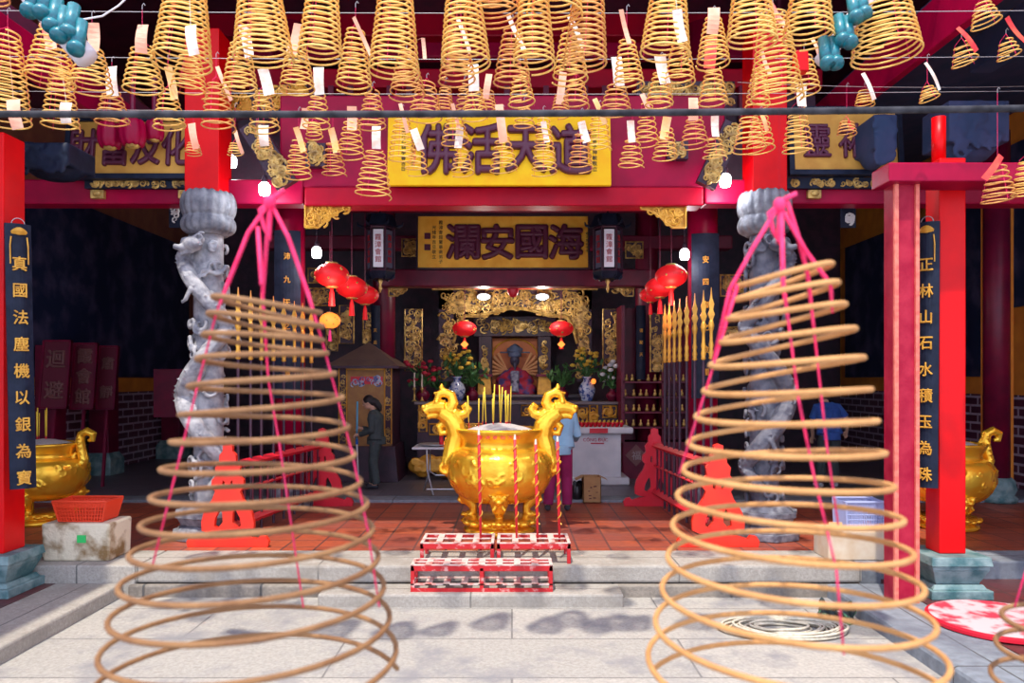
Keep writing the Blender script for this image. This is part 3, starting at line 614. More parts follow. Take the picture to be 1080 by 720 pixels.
# ------------------------------------------------------------------ censers
def censer(lab, xc, yc, s, kind, n_sticks, rimtext=None, seed=1):
    t = thing('incense_censer', lab, 'censer', (xc, yc, 0)); c = (xc, yc, 0)
    q = lambda L: [(r * s, z * s) for r, z in L]
    b = MB().lathe(q([(.40, 0), (.42, .03), (.41, .06), (.34, .075), (.33, .10), (.40, .125), (.42, .15), (.38, .17), (.2, .175)]), 40, c)
    for k in range(16):
        a = 2 * PI * k / 16; b.ell((xc + .385 * s * math.cos(a), yc + .385 * s * math.sin(a), .13 * s), (.07 * s, .07 * s, .035 * s), su=8, sv=5)
    b.build('lotus_stand', GOLD, t, smooth=True)
    m = MB().lathe(q(smoothprof([(.18, .34), (.36, .37), (.50, .46), (.59, .60), (.615, .74), (.60, .86), (.53, .945), (.455, .98), (.44, 1.03), (.46, 1.08), (.50, 1.15), (.505, 1.185), (.46, 1.19), (.43, 1.10), (.2, 1.10)])), 72, c)
    rnd = random.Random(seed)
    for k in range(64):                                               # low relief clouds and dragons on the belly
        a = rnd.uniform(0, 2 * PI); z = rnd.uniform(.5, .88); R = .60 - abs(z - .74) ** 2 * 1.4; rr = rnd.uniform(.04, .07); a0 = rnd.uniform(0, 6); sg = rnd.choice((-1, 1))
        p = []
        for i in range(11):
            r2 = rr * (1 - .08 * i); th = a0 + sg * i * .62; aa = a + r2 * math.cos(th) / R; zz = z + r2 * math.sin(th); RR = (.60 if .62 < zz < .85 else .60 - (abs(zz - .735) - .115) * .8)
            p.append(((xc + RR * s * math.cos(aa)), (yc + RR * s * math.sin(aa)), zz * s))
        m.tube(p, [.026 * s - .0013 * i * s for i in range(11)], 6)
    place('bowl', sculpt(m, .0105 * s, 1, 'bowl'), GOLD, t)
    MB().lathe(q([(.43, 1.10), (.42, 1.16), (.30, 1.20), (.15, 1.235), (0.01, 1.25)]), 32, c).build('ash', ASH, t, smooth=True)
    for k in range(3):                                                # lion-headed cabriole legs
        a = -PI / 2 + 2 * PI * k / 3; d = Vector((math.cos(a), math.sin(a), 0)); o = Vector(c); g = MB(); sd = Vector((-d.y, d.x, 0))
        P = lambda r, z, w=0: o + d * r * s + sd * w * s + Vector((0, 0, z * s))
        g.tube([P(.40, .50), P(.46, .42), P(.42, .33), P(.36, .25), P(.36, .19), P(.40, .155)], [.10 * s, .115 * s, .085 * s, .05 * s, .05 * s, .07 * s], 12)
        for w in (-1, 1):
            g.ell(P(.52, .47, .06 * w), .035 * s); g.tube([P(.5, .5, .09 * w), P(.46, .53, .16 * w), P(.44, .47, .18 * w), P(.46, .44, .14 * w)], [.035 * s, .03 * s, .025 * s, .012 * s], 7)
            g.tube([P(.52, .38, .02 * w), P(.53, .33, .06 * w), P(.47, .28, .05 * w)], [.03 * s, .025 * s, .012 * s], 6); g.ell(P(.46, .165, .05 * w), (.045 * s, .045 * s, .025 * s))
        g.ell(P(.56, .42), (.05 * s, .05 * s, .035 * s)); g.ell(P(.48, .165), (.05 * s, .05 * s, .025 * s))
        place('leg', sculpt(g, .012 * s, 1), GOLD, t)
    K = .0109                                                         # metres per unit of the handle drawing
    for sg in (-1, 1):
        g = MB(); P = lambda u, v, y=0.: Vector((xc - sg * u * K * s, yc + y * s, (1.75 - (v - 400) * K) * s + (0 if s == 1 else 0)))
        if kind == 'dragon':
            R = lambda *L: [r * K * s for r in L]
            g.ell(P(-53, 487), (.10 * s, .13 * s, .12 * s)); g.tube(spiral(P(-57, 0).x, P(0, 492).z, .09 * s, 1.2, .5, sg, 10, yc - .06), .03 * s, 7)
            g.tube([P(-47, 505), P(-51, 488), P(-48, 472), P(-45, 460), P(-47, 449), P(-53, 440), P(-62, 434)], R(7, 11, 11, 11, 11, 10, 9), 12)
            g.tube([P(-58, 430), P(-68, 429), P(-76, 431), P(-80, 434)], R(9, 7.5, 6, 6.5), 10)       # upper jaw
            g.tube([P(-55, 437), P(-64, 438), P(-72, 438), P(-77, 440)], R(9, 4.5, 3.5, 3), 8)     # lower jaw
            g.ell(P(-79, 431, .0), (.05 * s, .06 * s, .05 * s))
            for y in (-.05, .05): g.ell(P(-66, 424, y), .035 * s); g.ell(P(-80, 429, y), .028 * s)
            g.tube([P(-53, 431), P(-49, 424), P(-51, 417), P(-58, 414), P(-64, 416), P(-66, 421), P(-63, 424)], R(7, 6, 5.5, 5, 4.5, 4, 3), 10)   # curled horn
            g.tube([P(-58, 414), P(-62, 408), P(-61, 404)], R(4, 2.8, .9), 7); g.tube([P(-64, 416), P(-70, 414)], R(3.4, 1.2), 6)
            g.tube([P(-48, 436), P(-42, 438), P(-36, 436), P(-33, 431), P(-36, 427), P(-40, 430)], R(7, 6, 5, 4.5, 4, 2.5), 8)      # mane curl
            g.tube([P(-45, 452), P(-37, 456), P(-33, 461)], R(6, 4, 2), 7)
            g.tube([P(-58, 444), P(-64, 450), P(-62, 457), P(-55, 456), P(-56, 451)], R(4.5, 4.5, 4, 3.5, 2), 8)                    # beard curl
            for i in range(7):
                v = 500 - i * 8; g.tube([P(-53 + .8 * i, v), P(-61 + .6 * i, v - 3)], R(5, 1.5), 6)
            nm = 'dragon_handle'
        else:
            R = lambda *L: [r * K * s for r in L]
            g.tube([P(-40, 492), P(-50, 486), P(-55, 474), P(-52, 462), P(-50, 450), P(-52, 440), P(-60, 436), P(-68, 440), P(-67, 448), P(-61, 448)], R(7, 8, 7, 6.5, 6.5, 6, 6, 5.5, 4, 2.5), 12)
            g.tube([P(-46, 482), P(-40, 470), P(-46, 464)], R(5, 5, 2), 8); g.tube([P(-50, 458), P(-44, 452), P(-45, 446)], R(4, 3.5, 1.5), 7)
            for i in range(6): g.ell(P(-56 + 1.1 * i, 480 - i * 7), (.035 * s, .09 * s, .03 * s))
            nm = 'scroll_handle'
        place(nm, sculpt(g, .010 * s, 1), GOLD, t)
    if rimtext:
        n = len(rimtext)
        for i, ch in enumerate(rimtext):
            a = -PI / 2 + (i - (n - 1) / 2) * .17; r = .492 * s
            text(ch, .062 * s, mat('rim_red_paint', (.55, .03, .02), .5), t, at((xc + r * math.cos(a), yc + r * math.sin(a), 1.125 * s), a + PI / 2, -.35), 'rim_character', .004)
    for i in range(n_sticks):                                         # sticks stuck in the ash: things of their own
        u = rnd.choice((-.09, -.05, .03, .06, .09)) if i > 3 else (-.30, -.22, -.17, -.12)[i]; u += rnd.uniform(-.03, .03)
        x, y, h = xc + u * s * 1.1 - .0, yc + rnd.uniform(-.12, .08) * s, rnd.uniform(.24, .42) * s; l = rnd.uniform(-.03, .03)
        o = MB().tube([(x, y, 1.19 * s), (x + l * .15, y, 1.22 * s + .06)], .0045 * s, 6).build('incense_stick', REDST)
        o.name = 'incense_stick'
        tag(o, STK[seed], 'incense stick', 'burning incense sticks in ' + ('the large dragon censer' if seed == 1 else 'a side censer'))
        s2 = MB().tube([(x + l * .15, y, 1.22 * s + .06), (x + l * h * 2, y, 1.22 * s + .06 + h)], .0075 * s, 6); s2.build('paste', STICKY, o, smooth=True)
    return t
STK = {1: 'thin yellow incense stick burning in the ash of the large dragon censer', 2: 'thin yellow incense stick standing in the left side censer by the red column'}
censer('large shining gold censer with dragon head handles at the centre of the terrace', X(527, 8.75), 8.75, 1., 'dragon', 17, '霞漳會館天后', 1)
censer('smaller gold censer with scroll handles behind the far left column', X(46, 9.3), 9.3, .82, 'scroll', 9, None, 2)
censer('smaller gold censer with scroll handle behind the right red column', X(998, 9.0), 9.0, .84, 'scroll', 0, None, 3)

# incense racks ---------------------------------------------------------
def rack(lab, x0, x1, y0, y1, z0, z1, nslot, lower=False):
    t = thing('incense_rack', lab, 'rack', ((x0 + x1) / 2, (y0 + y1) / 2, z0)); b = MB(); th = .035
    for (a, c) in ((x0, x0 + th), (x1 - th, x1)) + (() if not lower else (((x0 + x1) / 2 - th / 2, (x0 + x1) / 2 + th / 2),)):
        for (d, e) in ((y0, y0 + th), (y1 - th, y1)): MB().box(a, c, d, e, z0, z1 - .03).build('leg', REDWRN, t, bevel=.003)
    for (d, e) in ((y0, y0 + .03), (y1 - .03, y1)): b.box(x0, x1, d, e, z1 - .06, z1 - .01)
    for (a, c) in ((x0, x0 + .03), (x1 - .03, x1)): b.box(a, c, y0, y1, z1 - .06, z1 - .01)
    b.build('apron', REDWRN, t, bevel=.003)
    w = (x1 - x0) / nslot; g = MB()
    for d in (y0, (y0 + y1) / 2 - .015, y1 - .03): g.box(x0, x1, d, d + .03, z1 - .01, z1)
    for i in range(nslot + 1): g.box(max(x0, x0 + i * w - .03), min(x1, x0 + i * w + .03), y0, y1, z1 - .009, z1 + .001)
    g.build('slotted_top', REDTOP, t, bevel=.002)
    if lower:
        g = MB(); zz = z0 + .06
        for d in (y0, y1 - .03): g.box(x0, x1, d, d + .03, zz, zz + .012)
        for i in range(nslot + 1): g.box(max(x0, x0 + i * w - .03), min(x1, x0 + i * w + .03), y0, y1, zz + .001, zz + .013)
        g.build('slotted_shelf', REDTOP, t); MB().box(x0, x1, y0 - .005, y0 + .02, z0, z0 + .03).build('bottom_rail', REDWRN, t)
rack('front red incense rack with two slotted tiers standing on the stone step', X(433, 6.86), X(583, 6.86), 6.86, 7.12, -.17, .075, 8, True)
rack('rear left low red incense rack with worn slotted top on the kerb', X(443, 7.2), X(521, 7.2), 7.2, 7.65, 0, .20, 4)
rack('rear right low red incense rack with worn slotted top on the kerb', X(524, 7.2), X(602, 7.2), 7.2, 7.65, 0, .20, 4)
for px, yt, L in ((505, 453, 'leftmost tall red incense stick with gold dragon in front of the censer'), (543, 458, 'second tall red and gold incense stick, before the censer belly'),
                  (565, 463, 'third tall red and gold incense stick, at the right censer edge'), (588, 460, 'rightmost tall red and gold incense stick, before the blue shirt')):
    D = 7.42; x, z0, z1 = X(px, D), .08, Z(yt, D); t = thing('dragon_incense_stick', L, 'incense stick', (x, D, z0), 'tall red dragon incense sticks'); ln = .02
    MB().tube([(x + ln, D, z0), (x + ln * .5, D, (z0 + z1) / 2), (x, D, z1 - .05)], [.009, .016, .015], 10).build('shaft', mat('crimson_incense', (.68, .01, .02), .5), t, smooth=True)
    MB().tube([(x + ln * (1 - u) + .017 * math.cos(u * 44), D + .017 * math.sin(u * 44), z0 + .25 + (z1 - z0 - .35) * u) for u in [i / 110 for i in range(111)]], .0055, 5).build('gold_spiral', GOLDP, t)
    MB().tube([(x, D, z1 - .06), (x, D, z1)], [.014, .008], 8).build('burnt_tip', PAPW, t)

# railings with spear finials --------------------------------------------
def boolean(me, cut):
    a = bpy.data.objects.new('a', me); b = bpy.data.objects.new('b', cut); COL.objects.link(a); COL.objects.link(b)
    m = a.modifiers.new('b', 'BOOLEAN'); m.object = b; m.operation = 'DIFFERENCE'; m.solver = 'EXACT'
    dg = bpy.context.evaluated_depsgraph_get(); r = bpy.data.meshes.new_from_object(a.evaluated_get(dg)); bpy.data.objects.remove(a); bpy.data.objects.remove(b); return r
HALF = [(.12, .13), (.20, .14), (.27, .17), (.275, .26), (.25, .36), (.21, .43), (.16, .50), (.13, .58), (.17, .63), (.165, .70), (.12, .75), (.13, .83), (.09, .88), (.085, .96), (.05, 1.0), (.05, 1.06), (0, 1.08)]
FOOT = [(.42, 0), (.43, .06), (.40, .11), (.34, .12), (.31, .085), (.2, .12), (.12, .13)]
def post_board(t, xc, y, m, sx=1.):
    out = [(xc + x * sx, z) for x, z in FOOT + HALF[1:]]; out += [(xc - x * sx, z) for x, z in (FOOT + HALF[1:-1])[::-1]]
    me = MB().prism(out, y - .03, y + .03).mesh('p'); fixn(me); c = MB()
    for s in (-1, 1):
        c.prism([(xc + s * sx * a, z) for a, z in ((.05, .26), (.10, .20), (.14, .22), (.13, .30), (.08, .40), (.055, .36))], y - .1, y + .1)
        c.prism([(xc + s * sx * a, z) for a, z in ((.03, .60), (.06, .62), (.05, .70), (.03, .68))], y - .1, y + .1)
    cm = c.mesh('c'); fixn(cm); r = boolean(me, cm); o = place('silhouette_post', r, m, t); return o
def railing(lab, pn, pf, spears, m1, m2, slab_, glab):
    xn, yn = X(pn, 7.95), 7.95; xf, yf = X(pf, 10.5), 10.5
    t = thing('railing', lab, 'railing', ((xn + xf) / 2, (yn + yf) / 2, 0))
    post_board(t, xn, yn, m1); post_board(t, xf, yf, m2)
    L = lambda u, z: Vector((xn + (xf - xn) * u, yn + (yf - yn) * u, z))
    def bar(z, h, w, nm, m): MB().tube([L(0.01, z), L(.99, z)], h, 4).build(nm, m, t)
    bar(.84, .045, 0, 'top_rail', m2); bar(.56, .02, 0, 'middle_rail', m2); bar(.20, .05, 0, 'bottom_rail', m2)
    for i in range(13):
        u = .06 + i * .073; MB().tube([L(u, .2), L(u, .84)], .014, 6).build('baluster', MAROON, t)
    # ceremonial spears standing in the railing: separate things
    for i, px in enumerate(spears):
        # depth on the railing line where the photograph's finial stands
        u = None; best = 9
        for k in range(101):
            p = L(k / 100, 0); e = abs(540 + p.x / p.y * F - px)
            if e < best: best, u = e, k / 100
        p = L(u, 0); o = thing('ceremonial_spear', slab_, 'spear', (p.x, p.y, .05), glab)
        MB().tube([(p.x, p.y, .05), (p.x, p.y, 1.98)], .017, 8).build('shaft', DKWOOD, o)
        c = (p.x, p.y, 0)
        MB().lathe([(.012, 1.96), (.03, 1.98), (.022, 2.0), (.03, 2.04), (.02, 2.08), (.028, 2.12), (.018, 2.17), (.018, 2.26), (.026, 2.29), (.034, 2.33), (.024, 2.37), (.018, 2.39)], 10, c).build('gold_grip', GOLDP, o, smooth=True)
        hd = [(0, 2.74), (.010, 2.62), (.030, 2.56), (.018, 2.50), (.036, 2.45), (.018, 2.40), (.010, 2.37)]
        MB().prism([(p.x + a, z) for a, z in hd] + [(p.x - a, z) for a, z in hd[::-1][:-1]], p.y - .012, p.y + .012).build('gold_blade', GOLDP, o)
railing('left red railing with silhouette end posts and dark balusters', 241, 340, (251, 264, 276, 288, 299, 310, 319, 328), ORRED, CRIM, 'gold headed ceremonial spear standing in the left railing', 'gold headed spears along the left railing')
railing('right red railing with silhouette end posts and dark balusters', 757, 690, (750, 742, 733, 724, 717, 711, 706, 701), ORRED, CRIM, 'gold headed ceremonial spear standing in the right railing', 'gold headed spears along the right railing')

# lanterns --------------------------------------------------------------
def round_lantern(lab, px, py, D, wpx, m=LANT, group=None, ztop=None, squash=.72):
    c = V(px, py, D); r = wpx / 2 / F * D; t = thing('round_lantern', lab, 'lantern', (c.x, c.y, c.z - r * squash), group)
    prof = []; n = 20; b = MB(); vs = []; fs = []; N = 32
    for j in range(n + 1):
        a = -PI / 2 + PI * (.08 + .84 * j / n)
        for k in range(N):
            rr = r * math.cos(a) * (1 + .035 * (1 if k % 2 else -1)); th = 2 * PI * k / N; vs.append((c.x + rr * math.cos(th), c.y + rr * math.sin(th), c.z + r * squash * math.sin(a)))
    for j in range(n):
        for k in range(N): fs.append((j * N + k, j * N + (k + 1) % N, (j + 1) * N + (k + 1) % N, (j + 1) * N + k))
    b.add(vs, fs).build('silk_shade', m, t, smooth=True)
    h = r * squash
    MB().lathe([(r * .34, h * .90), (r * .38, h * 1.0), (r * .3, h * 1.08)], 16, c).build('top_cap', GOLDD, t, smooth=True)
    MB().lathe([(r * .3, -h * 1.08), (r * .38, -h * 1.0), (r * .34, -h * .90)], 16, c).build('bottom_cap', GOLDD, t, smooth=True)
    rnd = random.Random(int(px))
    for k in range(14):
        a, e = rnd.uniform(0, 2 * PI), rnd.uniform(-.6, .6); MB().ell((c.x + r * 1.01 * math.cos(e) * math.cos(a), c.y + r * 1.01 * math.cos(e) * math.sin(a), c.z + h * 1.01 * math.sin(e)), r * .075, su=6, sv=4).build('gold_motif', GOLDD, t)
    MB().tube([c + Vector((0, 0, h)), (c.x, c.y, ztop or c.z + 1.2)], .006, 5).build('cord', MAROON, t)
    MB().tube([c - Vector((0, 0, h * 1.05)), c - Vector((0, 0, h * 1.5)), c - Vector((0, 0, h * 2.6))], [r * .06, r * .14, r * .2], 10).build('tassel', LANT if m is LANT else mat('pink_tassel', (.8, .05, .3), .7), t)
    return t
round_lantern('frontmost red silk lantern of the left bunch of three', 350, 290, 9.8, 35)
round_lantern('middle red silk lantern of the left bunch of three', 371, 303, 10.4, 32)
round_lantern('rearmost red silk lantern of the left bunch of three', 385, 311, 11.0, 28)
round_lantern('glowing orange lantern with pink tassel below the left bunch', 348, 338, 10.2, 21, LANTO, squash=.8)
round_lantern('frontmost red silk lantern of the right bunch of three', 708, 291, 9.8, 33)
round_lantern('middle red silk lantern of the right bunch of three', 696, 303, 10.4, 30)
round_lantern('rearmost red silk lantern of the right bunch of three', 686, 311, 11.0, 22)
a = round_lantern('left flat red lantern hanging before the altar arch', 490, 346.5, 13.6, 25, squash=.66)
b = round_lantern('right flat red lantern hanging before the altar arch', 592, 346.5, 13.6, 25, squash=.66)
for px in (490, 592):
    c = V(px, 363, 13.55); h = .07; tag(MB().prism([(c.x - h, c.z), (c.x, c.z - h), (c.x + h, c.z), (c.x, c.z + h)], c.y - .01, c.y + .01).build('paper_charm', LANTO), 'small orange diamond charm under the %s altar lantern' % ('left' if px < 540 else 'right'), 'charm')
def hex_lantern(lab, px, D):
    c = V(px, 263, D); t = thing('palace_lantern', lab, 'lantern', (c.x, c.y, Z(294, D))); R = .205; z0, z1 = Z(286, D), Z(241, D)
    cor = lambda k, r: (c.x + r * math.cos(PI / 3 * k + PI / 6 + PI / 6), c.y + r * math.sin(PI / 3 * k + PI / 3))
    fr = MB()
    for k in range(6):
        a = cor(k, R); b = cor(k + 1, R); fr.tube([(*a, z0), (*a, z1)], .02, 6)
        for z in (z0, z1): fr.tube([(*a, z), (*b, z)], .022, 6)
    fr.build('frame', DKWOOD, t)
    for k in range(6):
        a = Vector((*cor(k, R * .96), 0)); b = Vector((*cor(k + 1, R * .96), 0)); n = (a + b) / 2; g = MB(); d = (b - a) * .12
        g.add([(*(a + d).xy, z0 + .04), (*(b - d).xy, z0 + .04), (*(b - d).xy, z1 - .04), (*(a + d).xy, z1 - .04)] + [(p.x - n.x * 0 + (c.x - n.x) * .05, p.y + (c.y - n.y) * .05, z) for p, z in ((a + d, z0 + .04), (b - d, z0 + .04), (b - d, z1 - .04), (a + d, z1 - .04))],
              [(0, 1, 2, 3), (7, 6, 5, 4), (0, 4, 5, 1), (1, 5, 6, 2), (2, 6, 7, 3), (3, 7, 4, 0)])
        p = g.build('glass_pane', GLASSL if k == 3 else GLASSD, t)
        mid = (a + b) / 2; dv = mid - Vector((c.x, c.y, 0)); 
        if dv.y < -.02: text('霞漳會館', .10, mat('lantern_red_writing', (.4, .02, .03), .5), p, at((c.x + dv.x * 1.06, c.y + dv.y * 1.06, (z0 + z1) / 2), math.atan2(dv.y, dv.x) + PI / 2), 'pane_writing', .003, vertical=True)
    for nm, za, zb, r0, r1 in (('crown', z1 + .02, z1 + .2, R * 1.3, R * .95), ('base', z0 - .12, z0 - .02, R * .8, R * 1.15)):
        b = MB(); b.lathe([(r0, za), (r1, zb)], 6, (c.x, c.y, 0), Matrix.Translation((c.x, c.y, 0)) @ Matrix.Rotation(PI / 6 * 0, 4, 'Z') @ Matrix.Translation((-c.x, -c.y, 0)))
        for k in range(6):
            a = 2 * PI * k / 6; b.tube([(c.x + r0 * math.cos(a), c.y + r0 * math.sin(a), za), (c.x + r0 * 1.25 * math.cos(a), c.y + r0 * 1.25 * math.sin(a), za + .03), (c.x + r0 * 1.3 * math.cos(a), c.y + r0 * 1.3 * math.sin(a), za + .08)], [.025, .02, .008], 6)
        b.build(nm, NAVY, t)
    MB().tube([(c.x, c.y, z1 + .2), (c.x, c.y, z1 + 1.)], .012, 6).build('hanging_rod', DKWOOD, t)
    MB().lathe([(.01, z0 - .32), (.03, z0 - .25), (.015, z0 - .2), (.04, z0 - .15), (.02, z0 - .1)], 10, (c.x, c.y, 0)).build('drop_finial', GOLDD, t, smooth=True)
    return t
hex_lantern('dark six sided palace lantern with pale panes left of the inner signboard', 401, 11.4)
hex_lantern('dark six sided palace lantern with pale panes right of the inner signboard', 641, 11.4)
# bulbs -------------------------------------------------------------------
LAMPS = []
for px, py, D, L in ((279, 199, 8.35, 'bare white bulb hanging by the dark strut at left'), (244, 170, 8.9, 'bare white bulb beside the left red square post'), (334, 266, 9.8, 'bare white bulb above the left bunch of lanterns'),
                     (765, 190, 8.35, 'bare white bulb hanging left of the right dragon column'), (789, 166, 8.9, 'bare white bulb partly hidden by the right red post'), (722, 268, 9.9, 'bare white bulb above the right bunch of lanterns')):
    c = V(px, py, D); t = thing('light_bulb', L, 'light bulb', (c.x, c.y, c.z - .06))
    MB().lathe([(.02, -.075), (.05, -.07), (.062, -.04), (.062, .03), (.045, .06), (.03, .07)], 16, c).build('glass_bulb', BULB, t, smooth=True)
    MB().lathe([(.032, .07), (.032, .11), (.02, .14), (.012, .15)], 12, c).build('socket', DKWOOD, t, smooth=True)
    MB().tube([c + Vector((0, 0, .14)), c + Vector((0, 0, .9))], .005, 5).build('flex', DKWOOD, t); LAMPS.append(c)
# ------------------------------------------------------------------ altar and inner hall
beam('dark maroon beam right below the inner signboard', MAROON, X(398, 12.6), X(690, 12.6), 12.45, 12.75, Z(303, 12.6), Z(285, 12.6))
beam('maroon beam across the hall high above the inner signboard', MAROON, -3.6, 3.2, 12.5, 12.8, Z(222, 12.6), Z(205, 12.6))
beam('maroon beam across the hall behind the palace lanterns', MAROON, -4.4, 3.9, 13.4, 13.7, Z(262, 13.4), Z(248, 13.4))
t = thing('painted_beam', 'bright red painted beam with a small pendant above the altar arch', 'beam', (X(541, 12.9), 12.9, Z(304, 12.9)))
MB().box(X(500, 12.9), X(583, 12.9), 12.8, 13.0, Z(304, 12.9), Z(293, 12.9)).build('timber', RED, t, bevel=.01)
for px in (502, 516, 533, 549, 565, 580): MB().box(X(px, 12.9) - .02, X(px, 12.9) + .02, 12.79, 12.8, Z(303.5, 12.9), Z(294, 12.9)).build('gold_band', GOLDP, t)
MB().ell(V(541, 305, 12.78), (.10, .06, .14)).build('pendant_bud', CRIM, t, smooth=True)
tag(MB().box(-4.6, 4.2, 16.9, 17.0, 0, 7).build('rear_screen', DKWOOD), 'dark timber screen filling the hall behind the altar', 'screen')
# carved arch
D = 14.2
t = thing('altar_arch', 'gilded openwork arch of curling foliage framing the altar', 'arch', (X(543, D), D, Z(400, D)))
def arch_in(x, z):
    px, py = 540 + x / D * F, HY - (z - CAMZ) * F / D
    if px < 463 or px > 624: return False
    if px < 478 or px > 609: return py < 400
    c = abs(px - 543.5)
    edge = 333 - (.0 if c > 36 else 8 * math.cos(c / 36 * PI / 2)) + (0 if c < 52 else (c - 52) ** 2 * .16)
    return py < edge
q = scrolls(MB(), X(463, D), X(624, D), Z(400, D), Z(305, D), D - .03, 330, .085, 41, .24, arch_in)
q.build('gilded_foliage', GOLDD, t)
b = MB(); b.box(X(463, D), X(478, D), D, D + .06, Z(402, D), Z(305, D)); b.box(X(609, D), X(624, D), D, D + .06, Z(402, D), Z(305, D)); b.box(X(463, D), X(624, D), D, D + .06, Z(326, D), Z(304, D)); b.build('backing', DKWOOD, t)
r_ = MB(); pts = []
for i in range(41):
    px = 478 + 131 * i / 40; c = abs(px - 543.5); py = 333 - (0 if c > 36 else 8 * math.cos(c / 36 * PI / 2)) + (0 if c < 52 else (c - 52) ** 2 * .16); pts.append(V(px, min(py, 372), D - .05))
r_.tube(pts, .035, 6).build('lower_rib', GOLDD, t)
MB().box(X(456, D), X(630, D), D - .08, D + .05, Z(306, D), Z(303, D)).build('top_moulding', GOLDD, t)
# carved gilt panels in the screen work
def gilt_panel(lab, x0, y0, x1, y1, D, seed, gm=GOLDD, n=None, r=.07, cat='carved panel'):
    t = thing('gilt_fretwork', lab, cat, V((x0 + x1) / 2, y1, D)); a, b, zt, zb = X(x0, D), X(x1, D), Z(y0, D), Z(y1, D)
    MB().box(a, b, D, D + .05, zb, zt).build('backing', DKWOOD, t)
    f = MB(); f.tube([(a, D, zb), (b, D, zb), (b, D, zt), (a, D, zt)], .016, 5, closed=True); f.build('gilt_border', gm, t)
    scrolls(MB(), a, b, zb, zt, D - .01, n or int((b - a) * (zt - zb) * 130) + 6, r, seed, .26).build('scrollwork', gm, t)
for i, (L, *a) in enumerate((('tall carved gilt panel left of the altar arch', 427, 326, 445, 391, 14), ('tall carved gilt panel right of the altar arch', 636, 326, 656, 397, 14),
    ('narrow carved gilt panel beyond the right palace lantern', 686, 330, 699, 392, 13.2), ('narrow carved gilt panel beside the left inner column', 383, 330, 393, 362, 13.4),
    ('gilt fretwork panel behind the left lantern bunch', 326, 304, 350, 322, 12.2), ('tall dark gilt panel behind the glowing orange lantern', 358, 322, 373, 362, 13.2),
    ('gilt fretwork panel behind the right spears', 760, 290, 785, 312, 11), ('gilt fretwork panel at the right beside the dragon column', 757, 345, 782, 360, 11.5),
    ('gilt transom piece above the left lantern bunch', 325, 283, 345, 298, 12.2), ('gilt carved frieze left of the inner signboard', 424, 252, 441, 270, 13.2),
    ('gilt carved frieze right of the inner signboard', 660, 255, 678, 272, 13.2), ('upright carved gilt strip between left columns', 344, 330, 356, 370, 13.6))):
    gilt_panel(L, *a, 60 + i, GOLDD)
# shrine with seated deity (plain generic figure)
D = 15.4
t = thing('altar_shrine', 'dark gilded shrine with an orange backdrop behind the seated deity', 'shrine', V(543, 445, D))
MB().box(X(519, D), X(567, D), D + .25, D + .3, Z(420, D), Z(356, D)).build('orange_backdrop', ORANGEP, t)
b = MB()
for a0, a1 in ((505, 519), (567, 581)): b.box(X(a0, D), X(a1, D), D - .1, D + .3, Z(440, D), Z(350, D))
b.box(X(500, D), X(586, D), D - .15, D + .3, Z(355, D), Z(334, D)); b.box(X(500, D), X(586, D), D - .1, D + .3, Z(445, D), Z(412, D)); b.build('case', DKWOOD, t, bevel=.01)
for a0, a1, s in ((507, 517, 71), (569, 579, 72)):
    scrolls(MB(), X(a0, D), X(a1, D), Z(410, D), Z(358, D), D - .12, 22, .08, s, .25).build('gilt_pillar_carving', GOLDD, t)
scrolls(MB(), X(502, D), X(584, D), Z(353, D), Z(336, D), D - .17, 44, .10, 73, .2).build('gilt_canopy_carving', GOLDD, t)
MB().tube([V(543, 378, D + .2) + Vector((.48 * math.cos(a), 0, .40 * math.sin(a))) for a in [PI * i / 16 for i in range(17)]], .02, 6).build('halo_ring', GOLDP, t)
t = thing('deity_statue', 'seated deity statue in red and blue robes with a dark headdress', 'statue', V(543, 415, D))
m = MB(); P = lambda px, py, y=0.: V(px, py, D) + Vector((0, y, 0))
m.tube([P(543, 415), P(543, 404), P(543, 393), P(543, 387)], [.34, .28, .20, .09], 14); m.ell(P(543, 414, -.1), (.46, .3, .12))
for s in (-1, 1):
    m.tube([P(543 + s * 7, 393), P(543 + s * 14, 402, -.1), P(543 + s * 9, 407, -.3), P(543 + s * 3, 404, -.34)], [.10, .13, .12, .05], 10)
    m.tube([P(543 + s * 6, 409, -.1), P(543 + s * 15, 412, -.25), P(543 + s * 12, 418, -.3)], [.17, .17, .14], 10)
place('robed_body', sculpt(m, .025, 2), CLOTHR, t)
m = MB(); m.ell(P(543, 380, -.03), (.10, .11, .13)); m.ell(P(543, 381, -.14), (.016, .025, .025)); m.tube([P(543, 384, -.1), P(543, 391, -.14)], [.05, .01], 8); m.ell(P(540.5, 403, -.36), .045); m.ell(P(545.5, 403, -.36), .045)
place('face_and_hands', sculpt(m, .012, 1), FACE, t)
m = MB(); m.lathe([(.12, 0), (.14, .04), (.12, .10), (.15, .13), (.10, .22), (.02, .27)], 14, P(543, 376.5)); m.tube([P(527, 371.5, .02), P(559, 371.5, .02)], .018, 6)
for k in range(7): m.ell(P(543 + (k - 3) * 2.2, 366.5 + abs(k - 3) * .7, -.02), .04)
place('headdress', sculpt(m, .014, 1), mat('blue_grey_headdress', (.10, .14, .24), .5), t)
for s in (-1, 1):
    f = MB()
    for k in range(6): an = PI / 2 - s * (.5 + k * .25); f.tube([P(543 + s * 7, 392, .12), P(543 + s * 7, 392, .12) + Vector((.44 * math.cos(an), 0, .44 * math.sin(an)))], [.012, .035], 6)
    f.build('shoulder_fan', mat('pale_orange_silk', (.72, .36, .16), .6), t)
m = MB(); m.tube([P(543 - 2.4, 392, -.2), P(543 - 1.6, 402, -.34), P(543 - 1.6, 413, -.42)], .05, 8); m.tube([P(543 + 2.4, 392, -.2), P(543 + 1.6, 402, -.34), P(543 + 1.6, 413, -.42)], .05, 8)
